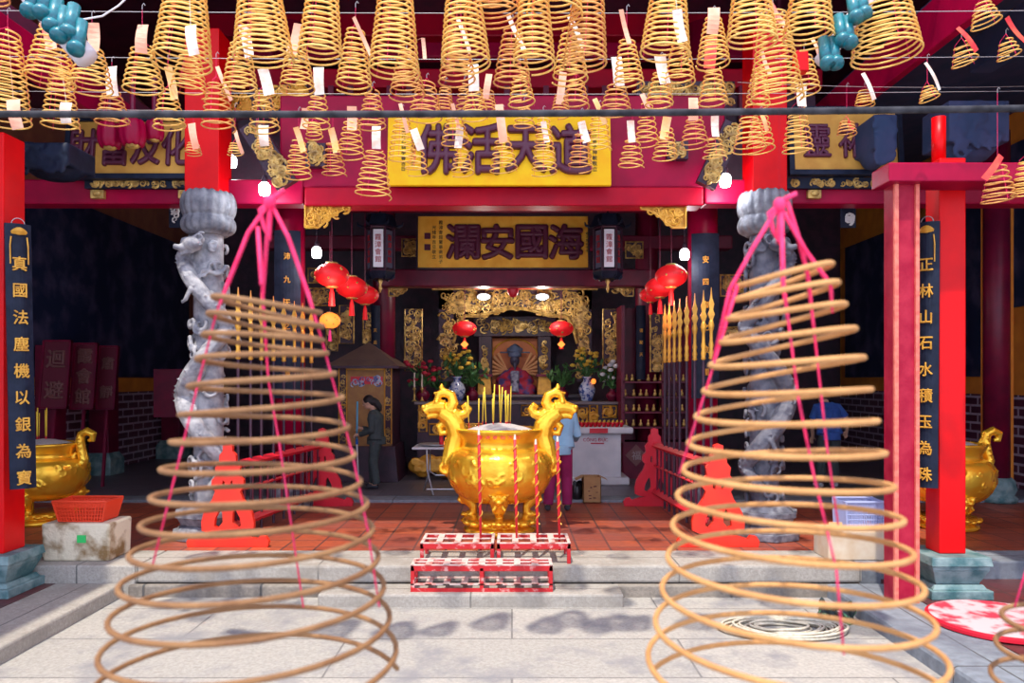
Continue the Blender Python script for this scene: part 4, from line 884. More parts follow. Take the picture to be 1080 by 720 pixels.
place('silver_sash', sculpt(m, .014, 1), mat('pale_silver_brocade', (.34, .36, .46), .5, c2=(.15, .15, .25), ns=20), t)
# attendant brocade stands
for px, L in ((511, 'left'), (574, 'right')):
    t = thing('brocade_stand', 'gold brocade draped stand at the %s of the deity' % L, 'stand', V(px, 416, 14.8))
    MB().frustum(X(px - 7.5, 14.8), X(px + 7.5, 14.8), 14.7, 15.0, Z(416, 14.8), Z(397, 14.8), .85).build('drape', GOLDP, t, bevel=.01); MB().box(X(px - 8.5, 14.8), X(px + 8.5, 14.8), 14.65, 15.05, Z(397, 14.8), Z(394.5, 14.8)).build('top_board', MAROON, t)
# altar tables with carved fronts
def altar_table(lab, x0, x1, ytop, ybot, D, dep, panels, zf=.02):
    a, b = X(x0, D), X(x1, D); zt = Z(ytop, D); t = thing('altar_table', lab, 'altar table', ((a + b) / 2, D + dep / 2, zf))
    MB().box(a - .05, b + .05, D - .05, D + dep, zt - .05, zt).build('tabletop', mat('grey_edge_board', (.16, .12, .12), .4), t, bevel=.008)
    MB().box(a, b, D + .02, D + dep - .05, zf, zt - .05).build('body', DKWOOD, t)
    for i, (p0, q0, p1, q1) in enumerate(panels):
        f = MB(); A, B, T_, B_ = X(p0, D), X(p1, D), Z(q0, D), Z(q1, D); f.tube([(A, D, B_), (B, D, B_), (B, D, T_), (A, D, T_)], .018, 5, closed=True)
        scrolls(f, A, B, B_, T_, D - .01, int((B - A) * (T_ - B_) * 90) + 3, .085, 80 + i, .24); f.build('gilt_relief', GOLDP, t)
    return t
altar_table('long carved altar table with gilt panels across the hall', 440, 654, 423.5, 505, 13.6, .9,
            ((442, 427, 450, 455), (453, 447, 474, 458), (476, 427, 486, 440), (490, 447, 508, 458), (592, 430, 606, 445), (610, 430, 619, 446), (622, 427, 630, 446), (550, 427, 572, 438), (452, 428, 468, 440), (636, 428, 650, 440)))
altar_table('lower rear altar ledge holding the brocade stands', 468, 618, 416, 440, 14.6, .8, ())
t = thing('gilt_lion_base', 'gilded carved creature base crouching under the left of the altar', 'carving', V(457, 502, 13.1))
m = MB(); 
for px, py, r in ((440, 491, .15), (452, 488, .17), (464, 490, .17), (475, 491, .14), (446, 497, .12), (468, 497, .12)): m.ell(V(px, py, 13.2), (r * 1.1, r, r * .9))
for i in range(12): m.tube([v + Vector((0, -.16, 0)) for v in spiral(X(438 + i * 3.4, 13.2), Z(486 + (i * 7) % 14, 13.2), .07, 1.2, i, 1, 9, 13.2)], .025, 6)
place('body', sculpt(m, .018, 1), GOLDP, t)
# vases and flowers
def vase(lab, px, ybase, ytop, D, flowers, m=PORC, rr=.16):
    z0, z1 = Z(ybase, D), Z(ytop, D); h = z1 - z0; c = (X(px, D), D, z0); t = thing('flower_vase', lab, 'vase', c)
    MB().lathe([(rr * .6, 0), (rr * .65, h * .08), (rr * .95, h * .35), (rr, h * .5), (rr * .75, h * .7), (rr * .4, h * .82), (rr * .42, h * .92), (rr * .6, h), (rr * .5, h)], 24, c).build('vase_body', m, t, smooth=True)
    rnd = random.Random(int(px)); l = MB(); f = MB()
    for i in range(38):
        a = rnd.uniform(0, 2 * PI); R = rnd.uniform(.05, .32); zz = z1 + rnd.uniform(.05, .42); p = Vector((c[0] + R * math.cos(a), D + R * .6 * math.sin(a), zz))
        l.tube([(c[0], D, z1 - .02), ((c[0] + p.x) / 2, (D + p.y) / 2, (z1 + zz) / 2 + .05), p], .008, 4)
        M_ = Matrix.Translation(p) @ Euler((rnd.uniform(0, 3), rnd.uniform(0, 3), a)).to_matrix().to_4x4(); l.ell((0, 0, 0), (.07, .03, .008), M_, 6, 4)
        if flowers and i % 2 == 0: f.ell(p + Vector((0, 0, .05 if flowers is FLOWR else .10)), (.055, .055, .035), None, 8, 5)
    l.build('leaves', LEAF, t)
    if flowers: f.build('blossoms', flowers, t)
vase('blue and white vase with yellow topped flowers left of the deity', 482, 423, 397, 14.0, FLOWY)
vase('blue and white vase with yellow topped flowers right of the deity', 619, 423, 397, 14.0, FLOWY)
vase('low pot of red flowers on the left end of the altar table', 446, 423, 408, 13.9, FLOWR, MAROON, .13)
vase('dark leafy potted plant between the left vase and brocade stand', 498, 423, 408, 14.35, None, MAROON, .12)
vase('dark leafy potted plant right of the brocade stand', 593, 423, 408, 14.2, None, MAROON, .12)
vase('dark pot with small white flowers on the right end of the altar table', 646, 423, 410, 13.9, mat('white_petals', (.7, .7, .72), .7), MAROON, .12)
vase('pot of red flowers behind the gold brocade at the left of the shrine', 462, 423, 411, 14.3, FLOWR, MAROON, .12)
tag(MB().ell(V(626, 402, 13.9), (.045, .045, .05)).build('oil_lamp', LANTO, smooth=True), 'tiny glowing orange lamp beside the right altar vase', 'lamp')
for px in (437, 445):
    c = V(px, 423, 13.8); t = thing('candlestick', 'thin pale candlestick on the altar table edge, %s of a pair' % ('left' if px < 440 else 'right'), 'candlestick', c)
    MB().lathe([(.05, 0), (.02, .03), (.015, .2), (.04, .22), (.012, .26)], 10, c).build('stand', GOLDD, t, smooth=True); MB().lathe([(.018, .25), (.016, .52)], 8, c).build('candle', PAPW, t)
# two spotlights on the arch
for px, L in ((510, 'left'), (572, 'right')):
    c = V(px, 313, 13.95); t = thing('spotlight', 'small white spotlight fixed at the %s of the carved arch' % L, 'spotlight', c)
    MB().ell(c, (.11, .05, .055)).build('lit_lens', BULB, t, smooth=True); MB().ell(c + Vector((0, .04, .01)), (.14, .06, .07)).build('housing', WHITE, t, smooth=True)
# dark cabinet of offerings at right, diamond sign
D = 13.2
t = thing('shelf_cabinet', 'dark tiered shelf cabinet of small gilt offerings right of the altar', 'cabinet', (X(695, D), D + .3, .02))
MB().box(X(657, D), X(733, D), D + .02, D + .6, .02, Z(466, D)).build('lower_body', MAROON, t, bevel=.01)
b = MB(); b.box(X(657, D), X(733, D), D + .5, D + .6, Z(466, D), Z(322, D))
for px in (657, 700, 733): b.box(X(px, D) - .03, X(px, D) + .03, D, D + .6, Z(466, D), Z(322, D))
b.build('frame', MAROON, t)
for i, py in enumerate((466, 450, 434, 418, 402)):
    MB().box(X(657, D), X(733, D), D, D + .6, Z(py, D) - .03, Z(py, D)).build('shelf', MAROON, t)
c = V(671, 480, D); h = .19
o = MB().prism([(c.x - h, c.z), (c.x, c.z - h), (c.x + h, c.z), (c.x, c.z + h)], D - .0, D + .02).build('diamond_panel', mat('diamond_brown', (.20, .07, .07), .5), t)
text('福', .17, mat('dull_grey_writing', (.42, .34, .34), .6), t, at((c.x, D - .005, c.z)), 'good_luck_character', .003)
rnd = random.Random(5)
for j, py in enumerate((450, 434, 418, 402)):
    for i in range(9):
        x = X(661 + i * 7.6, D) + rnd.uniform(-.02, .02); z = Z(py, D)
        tag(MB().lathe([(.025, 0), (.035, .02), (.03, .06), (.015, .08), (.02, .11), (.003, .13)], 8, (x, D + .12, z)).build('small_idol', GOLDD, smooth=True),
            'tiny gilt votive figure on the %s shelf of the dark cabinet' % ('lowest', 'second lowest', 'second highest', 'highest')[j], 'figurine', 'votive figures on shelf %s of the cabinet' % ('one', 'two', 'three', 'four')[j])
# offering counter ---------------------------------------------------------
D = 12.5
t = thing('donation_counter', 'white painted donation counter with red lettering right of the blue shirt', 'counter', (X(630, D), D + .3, .02))
MB().box(X(603, D), X(655, D), D, D + .55, .1, Z(456, D)).build('body', WHITE, t, bevel=.01)
MB().box(X(598, D), X(667, D), D - .12, D + .65, Z(457, D), Z(450, D)).build('top', WHITE, t, bevel=.03)
MB().box(X(597, D), X(663, D), D - .14, D + .62, .02, .15).build('foot', WHITE, t, bevel=.03)
CR = mat('counter_red_writing', (.45, .01, .05), .5)
text('CÔNG ĐỨC', .075, CR, t, at((X(628, D), D - .008, Z(463, D))), 'painted_words', .004, bold=.0)
MB().box(X(623, D), X(637, D), D - .01, D, Z(468, D), Z(466.8, D)).build('underline', CR, t)
MB().box(X(621, D), X(640, D), D - .14, D - .12, Z(456, D), Z(451, D)).build('red_plate', CRIM, t); text('888', .07, GOLDP, t, at((X(630.5, D), D - .145, Z(453.5, D))), 'plate_characters', .002) if False else None
for j in range(2):
    for i in range(11):
        x, y, z = X(609 + i * 4.6 + j * 2, D), D - .02 + j * .14, Z(450, D)
        o = thing('votive_cup', 'small red votive cup in the %s row on the white counter' % ('front' if j == 0 else 'rear'), 'cup', (x, y, z), 'red votive cups in the %s row' % ('front' if j == 0 else 'rear'))
        MB().lathe([(.022, 0), (.032, .06), (.033, .075)], 10, (x, y, z)).build('cup', CRIM, o, smooth=True); MB().lathe([(.02, .07), (.012, .1), (.004, .11)], 8, (x, y, z)).build('wax', FLOWY, o, smooth=True)
D = 10.75
t = thing('cardboard_box', 'open cardboard box printed with dark marks on the floor before the white counter', 'box', (X(624, D), D + .14, 0)); x0, x1 = X(615, D), X(634, D); h = Z(503, D)
b = MB()
for a in ((x0, x1, D, D + .01), (x0, x1, D + .27, D + .28), (x0, x0 + .01, D, D + .28), (x1 - .01, x1, D, D + .28)): b.box(*a, 0.0, h)
b.box(x0, x1, D, D + .28, 0, .01); b.build('body', CARDB, t)
b = MB(); 
for s, x in ((-1, x0), (1, x1)): b.add([(x, D, h), (x, D + .28, h), (x + s * .1, D + .28, h - .05), (x + s * .1, D, h - .05)], [(0, 1, 2, 3)])
b.build('flap', CARDB, t)
mk = MB(); rnd = random.Random(3)
for i in range(9): a, z = x0 + .03 + rnd.random() * .18, .05 + rnd.random() * .2; mk.box(a, a + rnd.uniform(.015, .04), D - .003, D + .002, z, z + rnd.uniform(.008, .02))
mk.build('printed_mark', mat('print_brown', (.12, .04, .03), .7), t)
m = MB(); m.ell((X(609, D), D + .15, .13), (.09, .1, .14)); m.tube([(X(609, D), D + .15, .2), (X(606, D), D + .12, .3)], [.06, .02], 8); m.ell((X(613, D), D + .2, .22), (.07, .06, .08))
tag(place('plastic_bag', sculpt(m, .015, 1), mat('black_plastic', (.012, .012, .015), .3)), 'black plastic bag slumped against the left of the cardboard box', 'bag')
# folding table -------------------------------------------------------------
D = 11.5; z = Z(470, D)
t = thing('folding_table', 'white topped folding table with grey metal legs left of the big censer', 'table', (X(490, D), D, .035))
MB().box(X(437, D), X(575, D), D - .3, D + .3, z - .03, z).build('tabletop', WHITE, t, bevel=.01)
for x in (X(452, D), X(560, D)):
    for s in (-1, 1): MB().tube([(x + .1 * s, D - .26 * s, .035), (x - .02 * s, D, z * .5), (x, D + .22 * s * -1, z - .03)], .014, 8).build('leg', GREYM, t, smooth=True)
MB().tube([(X(452, D), D - .24, .12), (X(560, D), D - .24, .12)], .012, 8).build('crossbar', GREYM, t); MB().tube([(X(452, D), D, z * .5), (X(460, D), D - .1, z * .42), (X(550, D), D - .1, z * .42), (X(560, D), D, z * .5)], .012, 8).build('brace', GREYM, t)
for px, L, h in ((466, 'red candle burning on the folding table, left of two', .16), (471, 'short orange candle cup on the folding table', .08)):
    c = (X(px, D), D - .1, z); o = thing('candle', L, 'candle', c); MB().lathe([(.03, 0), (.03, h)], 12, c).build('wax', CRIM if h > .1 else LANTO, o, smooth=True); MB().ell((c[0], c[1], z + h + .03), (.012, .012, .03)).build('flame', LANTO, o, smooth=True)
tag(MB().lathe([(.12, 0), (.22, .02), (.24, .035), (.2, .03)], 24, (X(458, D), D, z)).build('offering_plate', GREYM, smooth=True), 'flat grey offering plate at the left of the folding table', 'plate')
# paper burning kiosk ------------------------------------------------------------
D = 12.9
x0, x1 = X(357, D), X(414, D); xc = (x0 + x1) / 2; w = (x1 - x0) / 2; zb, zt = Z(470, D), Z(384, D)
t = thing('wooden_kiosk', 'small roofed wooden shrine kiosk with gilt panels behind the woman', 'kiosk', (xc, D + w, .02))
MB().box(x0, x1, D, D + 2 * w, zb, zt).build('cabin', DKWOOD, t, bevel=.01)
MB().box(x0 + .02, x1 - .02, D - .02, D, zb, zt).build('front_board', OCHRW if False else mat('ochre_wood', (.40, .20, .05), .55, c2=(.32, .14, .04), ns=9), t)
f = MB()
for a0, a1 in ((358, 366), (406, 413)):
    f.tube([(X(a0, D), D - .03, zb + .03), (X(a1, D), D - .03, zb + .03), (X(a1, D), D - .03, zt - .04), (X(a0, D), D - .03, zt - .04)], .012, 5, closed=True); f.tube([(X(a0, D), D - .03, (zb + zt) / 2), (X(a1, D), D - .03, (zb + zt) / 2)], .012, 5)
f.build('gilt_frame', GOLDP, t)
for a0, a1 in ((358.5, 365.5), (406.5, 412.5)): MB().box(X(a0, D), X(a1, D), D - .028, D - .02, zb + .04, zt - .05).build('side_panel', DKWOOD, t)
scrolls(MB(), X(358.5, D), X(365.5, D), zb + .05, zt - .05, D - .03, 20, .05, 91, .2).build('side_carving', GOLDD, t); scrolls(MB(), X(406.5, D), X(412.5, D), zb + .05, zt - .05, D - .03, 20, .05, 92, .2).build('side_carving', GOLDD, t)
MB().box(X(370, D), X(404, D), D - .026, D - .02, Z(405, D), Z(397, D)).build('red_painted_band', CRIM, t); scrolls(MB(), X(368, D), X(404, D), Z(408, D), Z(396, D), D - .03, 18, .06, 93, .2).build('painted_flowers', PORC, t)
MB().box(X(367, D), X(405, D), D - .05, D - .02, Z(390, D), Z(387, D)).build('lintel', GOLDP, t)
MB().frustum(x0 - .12, x1 + .12, D - .15, D + 2 * w + .12, .02, zb, .88).build('base_cabinet', DKWOOD, t, bevel=.01)
ze, za = Z(386, D), Z(360, D); ro = MB().frustum(xc - w * 1.38, xc + w * 1.3, D - .25, D + 2 * w + .25, ze, za, .04)
ro.build('pyramid_roof', mat('grey_brown_roof', (.20, .13, .10), .5, c2=(.15, .09, .08), ns=3), t); MB().box(xc - w * 1.4, xc + w * 1.32, D - .27, D + 2 * w + .27, ze - .04, ze).build('eave_board', DKWOOD, t)
# basket and boxes --------------------------------------------------------------
def tub(t, x0, x1, y0, y1, z0, z1, m, k=.82, slats=True, nm='basket_body'):
    """perforated plastic basket wider at the rim"""
    xc, yc, a, b = (x0 + x1) / 2, (y0 + y1) / 2, (x1 - x0) / 2, (y1 - y0) / 2; g = MB()
    def ring(u): s = k + (1 - k) * u; z = z0 + (z1 - z0) * u; return [(xc - a * s, yc - b * s, z), (xc + a * s, yc - b * s, z), (xc + a * s, yc + b * s, z), (xc - a * s, yc + b * s, z)]
    for u, r in ((0, .008), (.18, .006), (.36, .006), (.54, .006), (.72, .008)): g.tube(ring(u), r, 5, closed=True)
    n = 16
    for e in range(4):
        for i in range(n):
            p0, p1 = [Vector(ring(v)[e]).lerp(Vector(ring(v)[(e + 1) % 4]), i / n) for v in (0, 1)]; g.tube([p0, p1], .006 if i else .012, 5)
    R0, R1 = ring(.78), ring(1.); 
    for e in range(4): g.add([R0[e], R0[(e + 1) % 4], R1[(e + 1) % 4], R1[e]], [(0, 1, 2, 3)])
    g.add(ring(0), [(0, 1, 2, 3)]); g.build(nm, m, t); MB().tube(ring(1.), .014, 8, closed=True).build('rim', m, t)
D = 7.3; z1 = Z(552, D); t = thing('foam_box', 'dirty beige styrofoam box with a green sticker under the red basket', 'box', (X(80, D), 7.5, 0))
MB().frustum(X(48, 7.35), X(118, 7.35), 7.3, 7.72, 0, z1, 1.03).build('box_body', FOAM, t, bevel=.02); MB().box(X(82, D) , X(91, D), 7.285, 7.297, Z(572, D), Z(564, D)).build('green_sticker', GREEN, t)
t = thing('plastic_basket', 'red orange plastic basket standing on the styrofoam box', 'basket', (X(84, 7.4), 7.5, z1)); tub(t, X(56, 7.35), X(112, 7.35), 7.34, 7.66, z1 + .01, Z(528, 7.4) , PLAST)
D = 7.35; z1 = Z(560, D); t = thing('foam_box', 'pale carton box on the right kerb under the lilac crate', 'box', (X(903, D), 7.5, 0)); MB().box(X(873, D), X(934, D), 7.33, 7.7, 0, z1).build('box_body', mat('cream_carton', (.62, .46, .30), .8, c2=(.70, .60, .46), ns=6), t, bevel=.012)
MB().box(X(873, D), X(887, D), 7.322, 7.33, Z(558, D), Z(550, D)).build('orange_label', PAPO, t)
t = thing('plastic_crate', 'lilac blue perforated plastic crate on top of the pale carton', 'crate', (X(915, D), 7.5, z1)); tub(t, X(893, D), X(936, D), 7.36, 7.66, z1 + .01, Z(530, D), BLUEPL, .95)
# coil of rope, rags, red disc, leaf litter ---------------------------------------
g = MB(); rnd = random.Random(9)
for k in range(13):
    R = rnd.uniform(.22, .52); g.tube([(X(830, 6.1) + (R * 1.05 + .02 * math.sin(3 * a)) * math.cos(a) + .05 * math.sin(k), 6.15 + R * .55 * math.sin(a), -.275 + .008 * (k % 5) + .006 * math.sin(2 * a + k)) for a in [2 * PI * i / 30 for i in range(30)]], .011, 6, closed=True)
tag(g.build('rope_coil', ROPE, smooth=True), 'loose coil of pale rope lying on the courtyard paving', 'rope')
g = MB()
for k in range(16): M_ = Matrix.Translation((X(880, 6.4) + rnd.uniform(-.14, .14), 6.4 + rnd.uniform(-.12, .12), -.25 + rnd.uniform(0, .09))) @ Euler((rnd.uniform(0, 3), rnd.uniform(0, 3), rnd.uniform(0, 3))).to_matrix().to_4x4(); g.ell((0, 0, 0), (.08, .035, .02), M_, 8, 5)
g.ell((X(880, 6.4), 6.4, -.27), (.17, .14, .05)); tag(place('rag_heap', sculpt(g, .012, 1), mat('mixed_dark_rags', (.02, .03, .03), .8, c2=(.12, .30, .14), ns=11, mix=(.5, .62))), 'small dark heap of rags and greenery beside the pale rope', 'rags')
t = thing('round_tabletop', 'round worn red and white disc lying at the right edge', 'disc', (X(1062, 5.75), 5.85, -.17))
MB().lathe([(.50, 0), (.52, .01), (.52, .035), (.50, .045)], 48, (X(1068, 5.8), 5.95, -.165)).build('rim', CRIM, t); MB().lathe([(.495, .046), (.01, .048)], 48, (X(1068, 5.8), 5.95, -.165)).build('worn_face', mat('worn_pink_white', (.56, .44, .45), .7, c2=(.48, .03, .06), ns=6, mix=(.47, .62), detail=9), t)
# turquoise glazed roof ends ---------------------------------------------------------
def tile_end(px, py, D, s=1., rz=0.): 
    c = V(px, py, D); t = thing('glazed_roof_tile', TL[px], 'roof tile', c)
    MB().tube([c + Vector((0, .05, .16 * s)), c + Vector((0, 0, -.08 * s))], [.045 * s, .05 * s], 12).build('tile_barrel', TEAL, t, smooth=True)
    MB().lathe([(.058 * s, -.02), (.062 * s, 0), (.058 * s, .02), (.04 * s, .024)], 14, (0, 0, 0), Matrix.Translation(c + Vector((0, -.01, -.07 * s))) @ Matrix.Rotation(-.5, 4, 'X')).build('round_end', TEAL, t, smooth=True)
TL = {}
for i, (px, py) in enumerate(((32, 2), (45, 4), (55, 18), (63, 28), (73, 25), (81, 42))): TL[px] = 'turquoise glazed tile end in the upper left eave, %s from the top' % ('first', 'second', 'third', 'fourth', 'fifth', 'sixth')[i]; tile_end(px, py, 4.4, .8)
for i, (px, py) in enumerate(((872, 58), (881, 58), (888, 34), (896, 36), (902, 10), (911, 6))): TL[px] = 'turquoise glazed tile end in the upper right eave, %s from the bottom' % ('first', 'second', 'third', 'fourth', 'fifth', 'sixth')[i]; tile_end(px, py, 4.6, .75)
tag(MB().tube([V(28, -12, 4.5), V(92, 62, 4.5)], .07, 8).build('eave_mortar', mat('white_mortar', (.75, .68, .70), .8), smooth=True), 'white mortar ridge behind the upper left turquoise tiles', 'roof ridge')
tag(MB().tube([V(866, 66, 4.75), V(925, -15, 4.75)], .05, 8).build('eave_mortar', mat('white_mortar', (.75, .68, .70), .8), smooth=True), 'white mortar ridge behind the upper right turquoise tiles', 'roof ridge')
# ------------------------------------------------------------------ people
def hand(g, w, d, up, s=1., curl=.8, side=1, R=None):
    """palm, four curled fingers of different length, and a thumb; w wrist, d pointing direction, up back-of-hand normal"""
    w, d, up = Vector(w), Vector(d).normalized(), Vector(up).normalized(); sd = d.cross(up).normalized() * side
    palm = w + d * .045 * s
    g.tube([w, w + d * .03 * s, w + d * .085 * s], [.024 * s, .030 * s, .032 * s], 8)
    for k in (-1, 0, 1): g.ell(w + d * .06 * s + sd * .018 * k * s, .019 * s, su=8, sv=5)
    for k, L in enumerate((.070, .080, .074, .058)):
        b = w + d * .085 * s + sd * (-.030 + .020 * k) * s; p = [b]; dd = d.copy()
        for j, f in enumerate((.45, .32, .23)):
            dd = (dd * math.cos(curl * .8) - up * math.sin(curl * .8)).normalized(); 
            p.append(p[-1] + dd * L * f * s); up2 = up
            d2 = dd
        g.tube(p, [.0095 * s, .009 * s, .008 * s, .006 * s], 7)
    b = w + d * .03 * s - sd * .028 * s; g.tube([b, b + (d * .6 - sd * .7 - up * .3) * .035 * s, b + (d * 1.2 - sd * .6 - up * .9) * .045 * s], [.012 * s, .011 * s, .008 * s], 7)
def figure(lab, origin, rz, H, J, top, low, shoe, hair, cat='person', vox=.010, holds=(0, 0)):
    """J: joints in a frame with x = the person's right, y = forward, z = up, for height 1"""
    t = thing('person', lab, cat, origin, rz=rz)
    Q = lambda k: Vector(J[k]) * H
    g = MB(); hd = Q('head'); nk = Q('neck'); fw = Vector(J['face']).normalized(); rt = fw.cross(Vector((0, 0, 1))).normalized(); upv = rt.cross(fw)
    RM = Matrix((rt, fw, upv)).transposed().to_4x4(); RM.translation = hd
    s = H
    g.ell((0, 0, .008 * s), (.046 * s, .058 * s, .062 * s), RM, 16, 12); g.ell((0, .018 * s, -.030 * s), (.036 * s, .040 * s, .038 * s), RM, 14, 10)   # skull, jaw
    g.tube([(0, .055 * s, .008 * s), (0, .068 * s, -.012 * s)], [.006 * s, .010 * s], 7, RM); g.ell((0, .052 * s, -.034 * s), (.016 * s, .008 * s, .006 * s), RM)       # nose, mouth
    for q in (-1, 1): g.ell((q * .047 * s, -.002, -.004 * s), (.006 * s, .012 * s, .018 * s), RM)
    g.tube([hd - upv * .03 * s - fw * .01 * s, nk], [.030 * s, .034 * s], 12)
    ch, wa, hp = Q('chest'), Q('waist'), Q('hip')
    def torso(m, e):
        for k in (-1, 0, 1):
            o = Vector((k * .055 * s, 0, 0)); m.tube([nk + o * .5 + Vector((0, 0, -.01 * s)), ch + o, wa + o * .8, hp + o], [(.038 + e) * s, (.072 + e) * s, (.062 + e) * s, (.070 + e) * s], 14)
    torso(g, -.006)
    for a in 'lr':
        sg = -1 if a == 'l' else 1; S, E, W = Q('sh' + a), Q('el' + a), Q('wr' + a)
        g.tube([ch + Vector((0, 0, .02 * s)), S, E, W], [.04 * s, .033 * s, .024 * s, .017 * s], 10)
        hand(g, W, Vector(J['hd' + a]), Vector(J['hu' + a]), s / 1.7, J.get('curl' + a, .7), sg)
        Kn, An, T = Q('kn' + a), Q('an' + a), Q('to' + a); hb = hp + Vector((sg * .045 * s, 0, -.01 * s))
        g.tube([hb, Kn, An], [.056 * s, .036 * s, .025 * s], 12); g.tube([An, An + (T - An) * .5 + Vector((0, 0, -.004)), T], [.024 * s, .024 * s, .014 * s], 9)
    b = place('body', sculpt(g, vox, 2, 'body'), SKIN, t, False)
    c = MB(); torso(c, .008)
    c.tube([hp + Vector((0, 0, .03 * s)), hp + Vector((0, 0, -.05 * s))], [.10 * s, .105 * s], 16)
    slv = J.get('sleeve', 1.)
    for a in 'lr':
        S, E, W = Q('sh' + a), Q('el' + a), Q('wr' + a)
        if slv >= 1: c.tube([ch + Vector((0, 0, .03 * s)), S, E, E.lerp(W, .95)], [.055 * s, .045 * s, .036 * s, .030 * s], 12)
        else: c.tube([ch + Vector((0, 0, .03 * s)), S, S.lerp(E, slv)], [.055 * s, .046 * s, .042 * s], 12)
    place(J.get('topname', 'jacket'), sculpt(c, vox, 2, 'top'), top, t, False)
    c = MB(); c.tube([hp + Vector((0, 0, .03 * s)), hp + Vector((0, 0, -.03 * s))], [.085 * s, .09 * s], 14)
    for a in 'lr':
        sg = -1 if a == 'l' else 1; hb = hp + Vector((sg * .045 * s, 0, -.01 * s)); Kn, An = Q('kn' + a), Q('an' + a); c.tube([hb, Kn, An + Vector((0, 0, .005 * s))], [.066 * s, .050 * s, .042 * s], 14)
    place('trousers', sculpt(c, vox, 2, 'trousers'), low, t, False)
    for a in 'lr':
        An, T = Q('an' + a), Q('to' + a); c = MB(); c.tube([An + Vector((0, -.02 * s, -.018 * s)), An + (T - An) * .5 + Vector((0, 0, -.006)), T], [.026 * s, .027 * s, .018 * s], 10); place('shoe', sculpt(c, .008, 1), shoe, t, False)
    c = MB(); RH = RM.copy()
    c.ell((0, -.012 * s, .020 * s), (.054 * s, .062 * s, .060 * s), RH, 16, 12); c.ell((0, -.04 * s, -.015 * s), (.045 * s, .035 * s, .045 * s), RH)
    if hair == 'long': c.tube([(0, -.05 * s, .0), (0, -.075 * s, -.04 * s), (0, -.085 * s, -.09 * s), (0, -.08 * s, -.14 * s)], [.04 * s, .042 * s, .035 * s, .012 * s], 10, RH)
    cut = MB().box(-.1, .1, .032 * s, .3, -.3, .035 * s, RH)
    hm = sculpt(c, vox * .8, 1, 'hair'); cm = cut.mesh('c'); fixn(cm); hm = boolean(hm, cm); shade(hm); place('hair', hm, HAIR, t, False)
    e = MB()
    for q in (-1, 1): e.ell((q * .018 * s, .052 * s, .004 * s), (.007 * s, .004 * s, .004 * s), RM, 8, 5)
    e.build('eyes', mat('dark_eyes', (.01, .01, .01), .3), t, local=True)
    return t
J = dict(head=(0, .075, .915), neck=(0, .02, .835), face=(0, 1, -.45), chest=(0, .0, .755), waist=(0, -.012, .62), hip=(0, -.01, .52),
         shl=(-.10, .02, .785), ell=(-.125, .02, .62), wrl=(-.06, .16, .575), hdl=(.15, 1, -.1), hul=(0, .1, 1), curll=1.2,
         shr=(.10, .02, .785), elr=(.13, .03, .62), wrr=(.03, .15, .635), hdr=(-.1, 1, .2), hur=(0, -.2, 1), curlr=1.2,
         knl=(-.05, .015, .28), anl=(-.055, -.02, .045), tol=(-.06, .085, .018), knr=(.05, .04, .28), anr=(.05, .03, .045), tor=(.055, .13, .018))
figure('woman with long black hair in a charcoal suit sweeping beside the wooden kiosk', (X(396, 12.07), 12.07, .02), PI / 2, 1.49, J, SUIT, SUIT, mat('dark_shoe', (.02, .02, .03), .5), 'long')
# broom held by the woman
t = thing('broom', 'blue and white broom pole held upright by the woman in charcoal', 'broom', (X(375, 12.0), 12.0, .03)); x = X(376, 12.05)
MB().tube([(x + .03, 12.07, .10), (x - .0, 12.07, .78)], .013, 8).build('white_pole', WHITE, t, smooth=True); MB().tube([(x, 12.07, .78), (x + .01, 12.07, 1.40)], .016, 8).build('blue_pole', mat('sky_blue_plastic', (.10, .36, .55), .4), t, smooth=True)
MB().tube([(x + .002, 12.07, .72), (x, 12.07, .80)], .022, 8).build('blue_grip', mat('deep_blue_plastic', (.02, .12, .5), .4), t, smooth=True)
MB().frustum(x - .12, x + .18, 12.04, 12.10, .03, .12, .5).build('brush_head', mat('dark_bristle', (.04, .03, .03), .9), t)
J2 = dict(head=(.01, .13, .90), neck=(0, .06, .835), face=(.3, 1, -.5), chest=(0, .03, .755), waist=(0, -.0, .62), hip=(0, -.02, .52), topname='shirt',
          shl=(-.11, .03, .79), ell=(-.13, .09, .64), wrl=(-.06, .22, .58), hdl=(.2, 1, 0), hul=(0, 0, 1),
          shr=(.11, .03, .79), elr=(.15, .05, .63), wrr=(.13, .19, .58), hdr=(0, 1, .1), hur=(0, 0, 1),
          knl=(-.075, .01, .28), anl=(-.095, -.02, .045), tol=(-.11, .085, .018), knr=(.06, .02, .28), anr=(.065, -.0, .045), tor=(.075, .1, .018))
figure('person seen from behind in pale blue shirt and magenta trousers right of the censer', (X(590, 10.15), 10.15, .0), -.08, 1.60, J2, SHIRTB, TROUM, mat('dark_shoe', (.02, .02, .03), .5), 'short')
J3 = dict(J2); J3.update(sleeve=.75, face=(-.2, 1, -.3), wrl=(-.10, .12, .50), wrr=(.20, .02, .56), elr=(.19, -.02, .66), hdr=(.1, .6, -.9), hdl=(0, .6, -.8), hur=(0, 1, .5), hul=(0, 1, .5))
figure('person seen from behind in royal blue shirt, behind the big right coil', (X(874, 12.2), 12.2, .02), .12, 1.62, J3, BLUEC, SUIT, mat('pale_shoe', (.4, .4, .42), .5), 'short')

